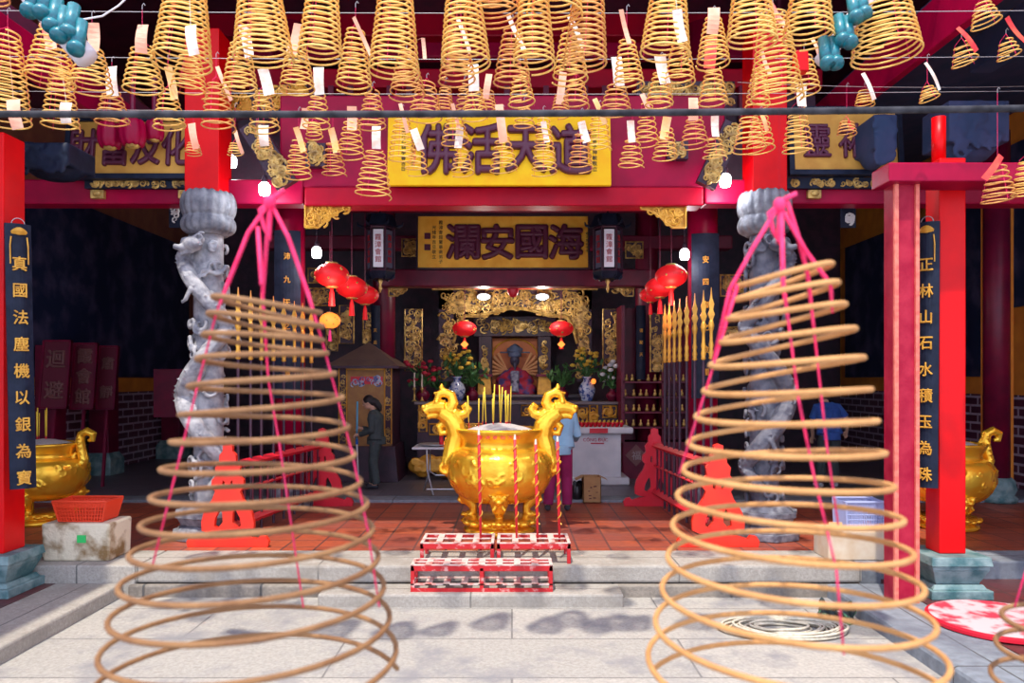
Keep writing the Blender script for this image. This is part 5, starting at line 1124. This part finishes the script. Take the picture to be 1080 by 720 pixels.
# ------------------------------------------------------------------ incense coils
def helix(r0, R, H, N, rod, jit, seed, pw=.85, seg=24, k=6, tilt=None, irregular=.0):
    rnd = random.Random(seed); n = int(N * seg); ph = rnd.uniform(0, 6.28); P = []
    w = [rnd.uniform(-1, 1) for _ in range(int(N) + 3)]
    for i in range(n + 1):
        u = i / n; a = ph + 2 * PI * N * u; r = r0 + (R - r0) * u ** pw; j = i / seg; f = j - int(j); jw = w[int(j)] * (1 - f) + w[int(j) + 1] * f
        P.append(Vector((r * math.cos(a), r * math.sin(a), -H * u + jit * jw * r * math.cos(a - 1 + jw) + irregular * jw * .3)))
    return P
WY = {'a': (4.7, -62), 'b': (5.4, 11), 'c': (6.1, 60), 'd': (6.8, 97), 'e': (7.3, 116), 'g': (7.4, 90)}
PM = {'w': PAPW, 's': PAPS, 'o': PAPO, 'r': PAPR}
CN = {'w': 'white', 's': 'salmon', 'o': 'orange', 'r': 'red'}
def coil(cx, yt, yb, w, row, lab, tg=None, N=None, D=None, r0=.42, tilt=0., dark=False, nosup=False):
    D0, wy = WY[row]; D = D or D0 + random.Random(cx * 31 + yb).uniform(-.12, .12)
    R = w / 2 / F * D; zb = CAMZ + (HY - yb) * (D + R * .9) / F; zt = Z(yt, D); H = max(zt - zb, .03); x = X(cx, D)
    t = thing('incense_coil', lab, 'incense coil', (x, D, zt), 'spiral incense coils hanging above the courtyard')
    N = N or max(4, round((yb - yt) / 6.4)); rod = max(.0030, min(.0062, .034 * R + .0004 * D))
    P = helix(R * r0, R, H, N, rod, .05, cx * 7 + yb, seg=22); T = Matrix.Rotation(tilt, 4, 'Y')
    P = [T @ p for p in P]
    me = MB().tube(P, rod, 6); me.build('spiral', COIL if dark else (COILY if (cx * 7 + yb) % 3 else COIL), t, smooth=True, local=True)  # shade on the rear coils is put into darker rod and string colours
    zw = Z(wy, D0) - zt; top = Vector((0, 0, min(max(zw, .06), .6))); s = MB(); q = R * r0
    s.tube([top, (0, 0, .04)], .0016, 4)
    for k in range(3): a = 2.1 * k + .4; s.tube([(0, 0, .05), T @ Vector((q * math.cos(a), q * math.sin(a), 0)), T @ Vector((R * .98 * math.cos(a), R * .98 * math.sin(a), -H * .97))], .0016, 4)
    s.build('hanging_string', CORDP if not dark else CABLE, t, local=True)
    MB().tube([top + Vector((0, 0, -.01)), top + Vector((.0, 0, .02)), top + Vector((.012, 0, .035)), top + Vector((.02, 0, .02))], .0025, 5).build('hook', WIRE, t, local=True)
    if tg:
        x1, y1, x2, y2, tw, col = tg; d = D - max(R * r0, abs(y2 - yt) / max(1, yb - yt) * R * (1 if y2 > yt else 0)) - .03
        a, b = V(x1, y1, d), V(x2, y2, d); o = Vector((x, D, zt)); a -= o; b -= o; ww = tw / 2 / F * d; M_ = MB(); vs = []; n = 6
        ax = (b - a).normalized(); sd = Vector((ax.z, 0, -ax.x)); sd = sd * -1 if sd.x < 0 else sd
        for i in range(n + 1):
            u = i / n; p = a.lerp(b, u) + Vector((0, .018 * math.sin(PI * u) * (1 if cx % 2 else -1), 0)); tw_ = .35 * math.sin(u * 2 + cx); sdd = Vector((sd.x, tw_ * .6, sd.z)) * ww
            vs += [p - sdd, p + sdd, p + sdd + Vector((0, .0015, 0)), p - sdd + Vector((0, .0015, 0))]
        fs = [(i * 4 + j, i * 4 + (j + 1) % 4, i * 4 + 4 + (j + 1) % 4, i * 4 + 4 + j) for i in range(n) for j in range(4)] + [(3, 2, 1, 0), (n * 4, n * 4 + 1, n * 4 + 2, n * 4 + 3)]
        M_.add(vs, fs); M_.tube([a, Vector((0, 0, max(.05, a.z)))], .0014, 4); M_.build('paper_tag', PM[col], t, local=True)
    return t
C = [
 (-8, -40, 8, 34, 'a', 'cut off coil fragment at the extreme top left corner'),
 (8, 36, 138, 50, 'b', 'long coil at the left edge of the photo, below the fragment', (14, 105, 19, 136, 13, 's')),
 (55, 30, 97, 50, 'b', 'coil just left of the upper left turquoise tiles, orange tag at its top', (46, 22, 54, 52, 12, 's')),
 (97, 52, 103, 44, 'b', 'coil with a pale tag directly right of the upper left turquoise tiles', (97, 24, 98, 55, 14, 's')),
 (150, 50, 104, 42, 'b', 'round bottomed coil between the pale tagged coil and the tall upper left coil', (151, 26, 149, 56, 12, 's')),
 (198, -45, 80, 60, 'a', 'tall wide coil cut by the top edge above the left red post', (201, 27, 205, 58, 12, 'w')),
 (201, 54, 104, 37, 'c', 'coil nested under the tall wide coil above the left red post'),
 (272, -45, 75, 62, 'a', 'tall wide coil cut by the top edge above the left gilded crossing'),
 (253, 44, 105, 37, 'b', 'coil with a long white tag in front of the tall coil at upper left', (256, 26, 263, 60, 10, 'w')),
 (342, -45, 70, 46, 'a', 'tall coil cut by the top edge, third tall one from the left'),
 (313, 46, 102, 37, 'c', 'coil with a slanting salmon tag between two tall coils at left', (315, 25, 307, 56, 11, 's')),
 (375, 32, 100, 38, 'b', 'coil with red top and thin curling salmon strip left of the fourth tall coil', (373, 18, 392, 60, 4, 's')),
 (418, -45, 88, 53, 'a', 'fourth tall coil from the left, cut by the top edge'),
 (429, 58, 108, 38, 'c', 'tilted coil under the fourth tall coil', (446, 40, 448, 62, 4, 's')),
 (487, -45, 78, 52, 'a', 'fifth tall coil from the left, cut by the top edge'),
 (482, 28, 94, 39, 'b', 'coil tucked inside the fifth tall coil with a slim pale strip', (483, 20, 496, 56, 4, 'w')),
 (519, -80, 33, 62, 'a', 'very wide coil, only its lowest rings in frame, right of the fifth tall coil'),
 (541, 31, 98, 40, 'b', 'coil with a slanting white strip below the widest left rings', (536, 16, 553, 53, 5, 'w')),
 (563, -45, 78, 44, 'a', 'sixth tall coil from the left with a loose open last ring'),
 (589, -80, 30, 60, 'a', 'very wide coil, only its lowest rings in frame, between sixth and seventh tall coils'),
 (602, 32, 92, 38, 'b', 'coil with thin pale strip between the sixth and seventh tall coils', (600, 16, 615, 50, 5, 'w')),
 (623, -45, 79, 46, 'a', 'seventh tall coil from the left, widest in the middle'),
 (661, 42, 97, 32, 'b', 'leaning coil with a long salmon strip right of the seventh tall coil', (655, 10, 664, 46, 5, 's')),
 (707, -45, 69, 52, 'a', 'tall coil with a long white tag right of the leaning coil', (714, 10, 720, 44, 10, 'w')),
 (718, 42, 94, 33, 'c', 'coil nested below the tall coil that carries a long white tag'),
 (752, 20, 75, 35, 'b', 'coil behind a large salmon tag right of the tall white tagged coil', (753, 8, 751, 36, 12, 's')),
 (791, -45, 56, 52, 'a', 'broad coil cut by the top edge right of the large salmon tag'),
 (855, -45, 53, 52, 'a', 'broad leaning coil cut by the top edge left of the right turquoise tiles'),
 (930, -35, 74, 70, 'a', 'largest hanging coil, right of the right turquoise tiles'),
 (815, 12, 114, 54, 'b', 'long coil between the two broad leaning coils at upper right', (812, 3, 829, 28, 6, 's')),
 (801, 70, 119, 26, 'd', 'narrow coil hanging inside the long coil at upper right', (803, 52, 813, 80, 4, 's')),
 (64, 72, 141, 37, 'c', 'coil with white and red tag above the dark corbel at left', (70, 108, 70, 130, 11, 'w')),
 (118, 98, 137, 35, 'c', 'coil above the tan left signboard, white tag over its top', (118, 70, 119, 101, 12, 'w')),
 (177, 97, 140, 33, 'c', 'coil above the right half of the left signboard, orange strip at top', (177, 70, 184, 105, 8, 'o')),
 (228, 87, 141, 35, 'c', 'coil crossing the left red post with a slanting salmon strip', (229, 70, 244, 106, 4, 's')),
 (277, 97, 142, 32, 'd', 'coil with two white tags over the left gilded crossing', (277, 72, 284, 100, 11, 'w')),
 (336, 99, 140, 29, 'd', 'coil under a white tag between salmon tagged and red topped coils', (336, 71, 337, 100, 11, 'w')),
 (393, 97, 141, 30, 'd', 'coil hanging under the red topped coil left of the yellow signboard'),
 (450, 88, 132, 37, 'd', 'coil below the tilted coil at the left half of the yellow signboard top'),
 (500, 94, 131, 30, 'd', 'coil with white tag beneath the fifth tall coil', (499, 68, 500, 96, 11, 'w')),
 (549, 78, 116, 29, 'c', 'short dark bottomed coil below the white strip coil at centre'),
 (608, 84, 118, 30, 'c', 'coil below the pair between sixth and seventh tall coils'),
 (650, 88, 127, 35, 'd', 'coil with white paper below the seventh tall coil', (650, 60, 653, 91, 11, 'w')),
 (697, 75, 118, 30, 'c', 'coil under a wide white folded paper right of the leaning coil', (696, 58, 702, 88, 12, 'w')),
 (752, 72, 116, 31, 'c', 'coil under a red edged tag over the right gilded crossing', (750, 38, 748, 72, 12, 'r')),
 (848, 58, 102, 30, 'c', 'small coil with salmon strip hanging under the broad leaning coil', (856, 40, 864, 60, 4, 's')),
 (841, 113, 166, 32, 'd', 'coil at the left end of the right signboard, white tag over its top', (846, 88, 846, 112, 10, 'w')),
 (790, 120, 163, 34, 'd', 'coil in front of the right red post, left one of two'),
 (802, 122, 163, 30, 'e', 'coil in front of the right red post, right one with orange strip', (802, 118, 809, 138, 4, 'o')),
 (204, 151, 165, 17, 'e', 'tiny burnt down coil with salmon tag beside the left red post', (202, 130, 207, 157, 8, 's')),
 (248, 152, 165, 16, 'e', 'tiny burnt down coil with slanting salmon strip right of the left red post', (248, 138, 256, 162, 4, 's')),
 (278, 144, 159, 18, 'e', 'tiny coil behind white paper over the gilded strut at left', (278, 132, 279, 154, 10, 'w')),
 (315, 149, 191, 28, 'e', 'low coil on the maroon beam, leftmost of the two with salmon tags', (312, 134, 320, 160, 6, 'o')),
 (351, 149, 189, 26, 'e', 'low coil on the maroon beam, right of the two with salmon tags', (349, 135, 355, 161, 7, 'o')),
 (331, 130, 148, 18, 'e', 'tiny coil with pale strip between the two low salmon tagged coils', (322, 114, 320, 136, 8, 's')),
 (371, 124, 170, 29, 'e', 'low coil with half pink half white tag left of the yellow signboard', (371, 112, 371, 137, 10, 's')),
 (396, 158, 212, 39, 'e', 'lowest hanging coil, overlapping the left end of the yellow signboard', (397, 133, 397, 157, 9, 'w')),
 (424, 124, 174, 30, 'e', 'faint yellow coil over the small writing of the yellow signboard', (422, 109, 430, 140, 4, 's')),
 (440, 158, 186, 26, 'e', 'short coil with slanted white tag left of the first large character', (436, 136, 444, 158, 8, 'w')),
 (479, 121, 156, 30, 'e', 'coil with pink strip between the first two large characters', (477, 109, 484, 135, 4, 's')),
 (487, 157, 187, 25, 'e', 'small low coil with white tag between the first two large characters', (485, 134, 483, 156, 8, 'w')),
 (530, 145, 185, 30, 'e', 'coil with pink and white tag over the second large character', (526, 110, 531, 150, 9, 's')),
 (573, 125, 187, 27, 'e', 'slender long coil over the third large character', (573, 128, 577, 150, 6, 'w')),
 (613, 141, 182, 27, 'e', 'coil with a slanted white tag left of the fourth large character', (613, 128, 619, 150, 8, 'w')),
 (632, 116, 162, 27, 'e', 'coil with orange strip over the right end of the yellow signboard', (627, 104, 638, 131, 5, 'o')),
 (667, 146, 181, 28, 'e', 'coil with white tag just right of the yellow signboard', (665, 127, 667, 150, 8, 'w')),
 (682, 110, 157, 25, 'e', 'coil with salmon strip behind the one just right of the yellow signboard', (677, 99, 686, 122, 5, 's')),
 (703, 136, 172, 27, 'e', 'coil with a bright orange tag right of the yellow signboard', (704, 123, 700, 147, 9, 'o')),
 (732, 122, 159, 30, 'e', 'coil with upright salmon tag left of the gilded strut at right', (731, 103, 731, 127, 10, 's')),
 (753, 144, 172, 26, 'e', 'coil with cream tag directly above the right gilded strut', (754, 122, 755, 144, 8, 'w')),
 (893, 128, 145, 20, 'g', 'small burnt down coil with red paper before the right signboard', (895, 127, 900, 136, 3, 'r')),
 (912, 96, 115, 20, 'g', 'small coil with pale strip under the largest hanging coil', (910, 77, 922, 105, 5, 'w'), ),
 (978, 92, 109, 21, 'c', 'small leaning coil with white strip below the right soffit', (976, 66, 991, 95, 3, 'w')),
 (1014, 46, 74, 27, 'c', 'small coil with red strip, middle one of three at the upper right', (1010, 29, 1030, 54, 5, 'r')),
 (1036, 4, 33, 30, 'b', 'small coil at the top edge of the upper right corner'),
 (1061, 42, 66, 24, 'c', 'small coil with red strip nearest the upper right corner', (1062, 18, 1082, 44, 5, 'r')),
 (1052, 176, 217, 34, 'e', 'coil with red tag hanging before the right gallery lintel', (1056, 164, 1038, 189, 7, 'r')),
 (1084, 168, 210, 32, 'e', 'coil cut by the right photo edge below the right gallery lintel'),
 (490, 90, 122, 22, 'e', 'dull shaded coil behind the front rows under the fifth tall coil'),
 (470, 92, 120, 18, 'e', 'dull shaded coil glimpsed left of the white tag coil at centre left'),
 (514, 96, 122, 20, 'e', 'dull shaded coil with dim tag right of the white tag coil at centre left', (516, 78, 512, 104, 7, 's')),
 (553, 112, 140, 24, 'e', 'dull shaded coil over the top edge of the second and third large characters'),
 (592, 100, 125, 20, 'e', 'dull shaded coil below the paired coils right of centre', (594, 76, 590, 110, 8, 's')),
]
for c in C:
    cx, yt, yb, w, row, lab = c[:6]; tg = c[6] if len(c) > 6 else None
    small = w <= 21 and row in 'eg'
    coil(cx, yt, yb, w, row, lab, tg, D=(6.05 if yt in (176, 168) and cx > 1000 else None), tilt=(.22 if cx > 960 and cx < 1070 and yb < 120 else random.Random(cx).uniform(-.06, .06)) * -1, r0=.6 if small else .45, dark='dull' in lab,
         N=(max(4, round((yb - yt) / 4)) if small else None))
# wires carrying them
for k, (row, lab) in enumerate((('b', 'thin steel wire across the top, nearest in view with hooks'), ('c', 'thin steel wire below the nearest one carrying the middle coils'), ('d', 'thin steel wire carrying the coils above the yellow signboard'), ('e', 'farthest thin steel wire just above the yellow signboard'), ('a', 'highest thin steel wire carrying the tall wide coils'), ('g', 'slanting thin steel wire at the right above the right signboard'))):
    D, y = WY[row]; z = Z(y, D); b = MB(); x0, x1 = (-6, 6) if row != 'g' else (2.2, 6)
    b.tube([(x0 + (x1 - x0) * i / 20, D, z - .05 * (1 - ((i - 10) / 10) ** 2) + .03) for i in range(21)], .0024, 5); tag(b.build('support_wire', WIRE), lab, 'wire')
D = 3.2; tag(MB().tube([(-3.2 + 6.4 * i / 24, D, Z(119, D) - .012 * math.sin(PI * i / 24) + .035 * (i / 24) ** 2) for i in range(25)], .0145, 10).build('black_cable', CABLE, smooth=True), 'thick dark cable stretched across the whole view below the coils', 'cable')
tag(MB().tube([V(64, 18, 5.2), V(85, 21, 5.2), V(108, 17, 5.2), V(125, 6, 5.2), V(140, -8, 5.2)], .006, 6).build('loose_wire', mat('white_flex', (.7, .68, .75), .5), smooth=True), 'loose white flex curving through the upper left corner', 'wire')

# big foreground coils -----------------------------------------------------------
def bigcoil(lab, rings, D, m, knot, strings, mend=None, sg=1, rod=.0055, extra=None, ph=0.):
    """rings: list of (py, cx, width px, slope) down the cone"""
    o = V(rings[0][1], rings[0][0], D); t = thing('incense_coil', lab, 'incense coil', o, None)
    P = []; n = len(rings); seg = 40
    for i in range((n - 1) * seg + 1):
        j = i / seg; a = min(int(j), n - 2); f = j - a; A, B = rings[a], rings[a + 1]; py, cx, w, sl = [A[k] * (1 - f) + B[k] * f for k in range(4)]
        th = ph + sg * 2 * PI * j; R = w / 2 / F * D; x = X(cx, D) + R * math.cos(th); P.append(Vector((x, D + R * math.sin(th), Z(py, D) - sl * R * math.cos(th))))
    b = MB().tube(P, rod, 10); b.build('spiral', m, t, smooth=True)
    s = MB(); K = V(*knot, D)
    for st in strings: s.tube([V(px, py, D + dy) for px, py, dy in st], [.0042 if py < 320 else .0020 for px, py, dy in st], 6)
    s.ell(K, (.012, .012, .014)); s.tube([K, K + Vector((.012, 0, .012)), K + Vector((.03, -.01, .02))], .005, 6); s.tube([K, K + Vector((-.02, 0, -.015)), K + Vector((-.012, 0, -.05)), K + Vector((-.002, 0, -.075)), K + Vector((-.0, 0, -.03)), K], .0045, 6)
    s.build('pink_cord', CORDP, t, smooth=True)
    MB().tube([K, (K.x, D, 3.2)], .00025, 4).build('nylon_thread', MAROON, t)
L1 = [(318, 283, 106, .20), (332, 283, 112, .2), (350, 280, 118, .13), (368, 280, 126, .05), (393, 280, 142, .0), (420, 280, 158, -.02), (450, 279, 172, 0), (478, 278, 188, .02), (507, 276, 204, .02), (533, 275, 220, .0),
      (560, 273, 236, .0), (590, 271, 252, .0), (622, 269, 268, .0), (655, 268, 282, .0), (690, 267, 298, 0), (728, 266, 312, 0)]
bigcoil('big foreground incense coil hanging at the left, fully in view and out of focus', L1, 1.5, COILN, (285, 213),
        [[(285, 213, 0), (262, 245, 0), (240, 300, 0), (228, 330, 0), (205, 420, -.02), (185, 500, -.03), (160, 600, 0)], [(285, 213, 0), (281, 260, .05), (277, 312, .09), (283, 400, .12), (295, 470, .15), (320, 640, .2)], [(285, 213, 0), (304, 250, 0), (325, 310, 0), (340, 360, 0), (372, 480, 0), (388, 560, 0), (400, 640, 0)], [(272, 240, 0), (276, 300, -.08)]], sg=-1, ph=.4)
L2 = [(285, 825, 88, -.34), (301, 828, 100, -.26), (322, 825, 112, -.22), (346, 826, 130, -.2), (372, 826, 148, -.16), (402, 826, 162, -.12), (432, 825, 176, -.08), (462, 824, 190, -.06), (493, 825, 204, -.03), (524, 826, 218, 0), (556, 828, 232, 0),
      (590, 830, 246, 0), (624, 832, 262, 0), (660, 834, 280, 0), (698, 836, 300, 0), (738, 838, 316, 0)]
bigcoil('big foreground incense coil hanging at the right, fully in view and out of focus', L2, 1.45, mat('golden_tan_incense_rod', (.56, .28, .09), .75, c2=(.46, .21, .06), ns=14, bump=.25, bs=120), (822, 216),
        [[(822, 216, 0), (795, 260, 0), (770, 305, 0), (752, 380, 0)], [(824, 218, 0), (826, 300, -.04), (833, 350, -.08), (842, 420, -.1), (858, 500, -.12), (882, 600, -.14), (890, 690, -.15)], [(822, 216, 0), (850, 265, 0), (876, 300, 0), (878, 330, 0)],
         [(830, 212, 0), (842, 250, 0), (852, 290, .05), (862, 380, .05), (872, 470, .06), (885, 560, .06)], [(778, 300, 0), (748, 400, 0), (716, 500, 0)]], sg=1, ph=2.6)
L3 = [(640, 1095, 60, 0), (668, 1094, 70, 0), (700, 1093, 78, 0), (735, 1092, 86, 0)]
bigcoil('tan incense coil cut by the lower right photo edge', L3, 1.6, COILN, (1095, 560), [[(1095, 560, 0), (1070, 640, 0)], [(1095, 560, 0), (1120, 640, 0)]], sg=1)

# ------------------------------------------------------------------ light and camera
def light(kind, name, loc, e, col, **k):
    l = bpy.data.lights.new(name, kind); l.energy = e; l.color = col
    for a, b in k.items(): setattr(l, a, b)
    o = bpy.data.objects.new(name, l); COL.objects.link(o); o.location = loc; return o
SUN_EL, SUN_AZ = math.radians(68), math.radians(20)
d = Vector((math.sin(SUN_AZ) * math.cos(SUN_EL), math.cos(SUN_AZ) * math.cos(SUN_EL), -math.sin(SUN_EL)))
s = light('SUN', 'sun_light', (0, -5, 12), 4.9, (1., .93, .82), angle=.02); s.rotation_euler = d.to_track_quat('-Z', 'Y').to_euler()
for c in LAMPS: light('POINT', 'bulb_light', c + Vector((0, -.02, -.12)), 15, (.85, .92, 1.), shadow_soft_size=.06)
for px in (510, 572): light('POINT', 'arch_spot_light', V(px, 322, 13.2), 26, (1., .95, .85), shadow_soft_size=.05)
for px, py, D in ((350, 290, 9.8), (708, 291, 9.8)): light('POINT', 'lantern_light', V(px, py + 26, D - .2), 14, (1., .3, .2), shadow_soft_size=.1)
w = bpy.data.worlds.new('daylight_sky'); sc.world = w; w.use_nodes = True
bg = w.node_tree.nodes['Background']; bg.inputs['Color'].default_value = (.66, .74, 1., 1); bg.inputs['Strength'].default_value = 2.35
cam = bpy.data.cameras.new('camera'); co = bpy.data.objects.new('camera', cam); COL.objects.link(co)
co.location = (0, 0, CAMZ); co.rotation_euler = (PI / 2, 0, 0); cam.lens = F / 1080 * 36; cam.sensor_width = 36; cam.shift_y = 40 / 1080
cam.clip_start = .05; cam.clip_end = 100
cam.dof.use_dof = True; cam.dof.focus_distance = 8.6; cam.dof.aperture_fstop = 3.2
sc.camera = co
vs_ = sc.view_settings; vs_.view_transform = 'Standard'; vs_.look = 'None'; vs_.exposure = 0.; vs_.gamma = 1.
try: vs_.use_curve_mapping = False
except Exception: pass
sc.cycles.use_denoising = True
sc.cycles.max_bounces = 12
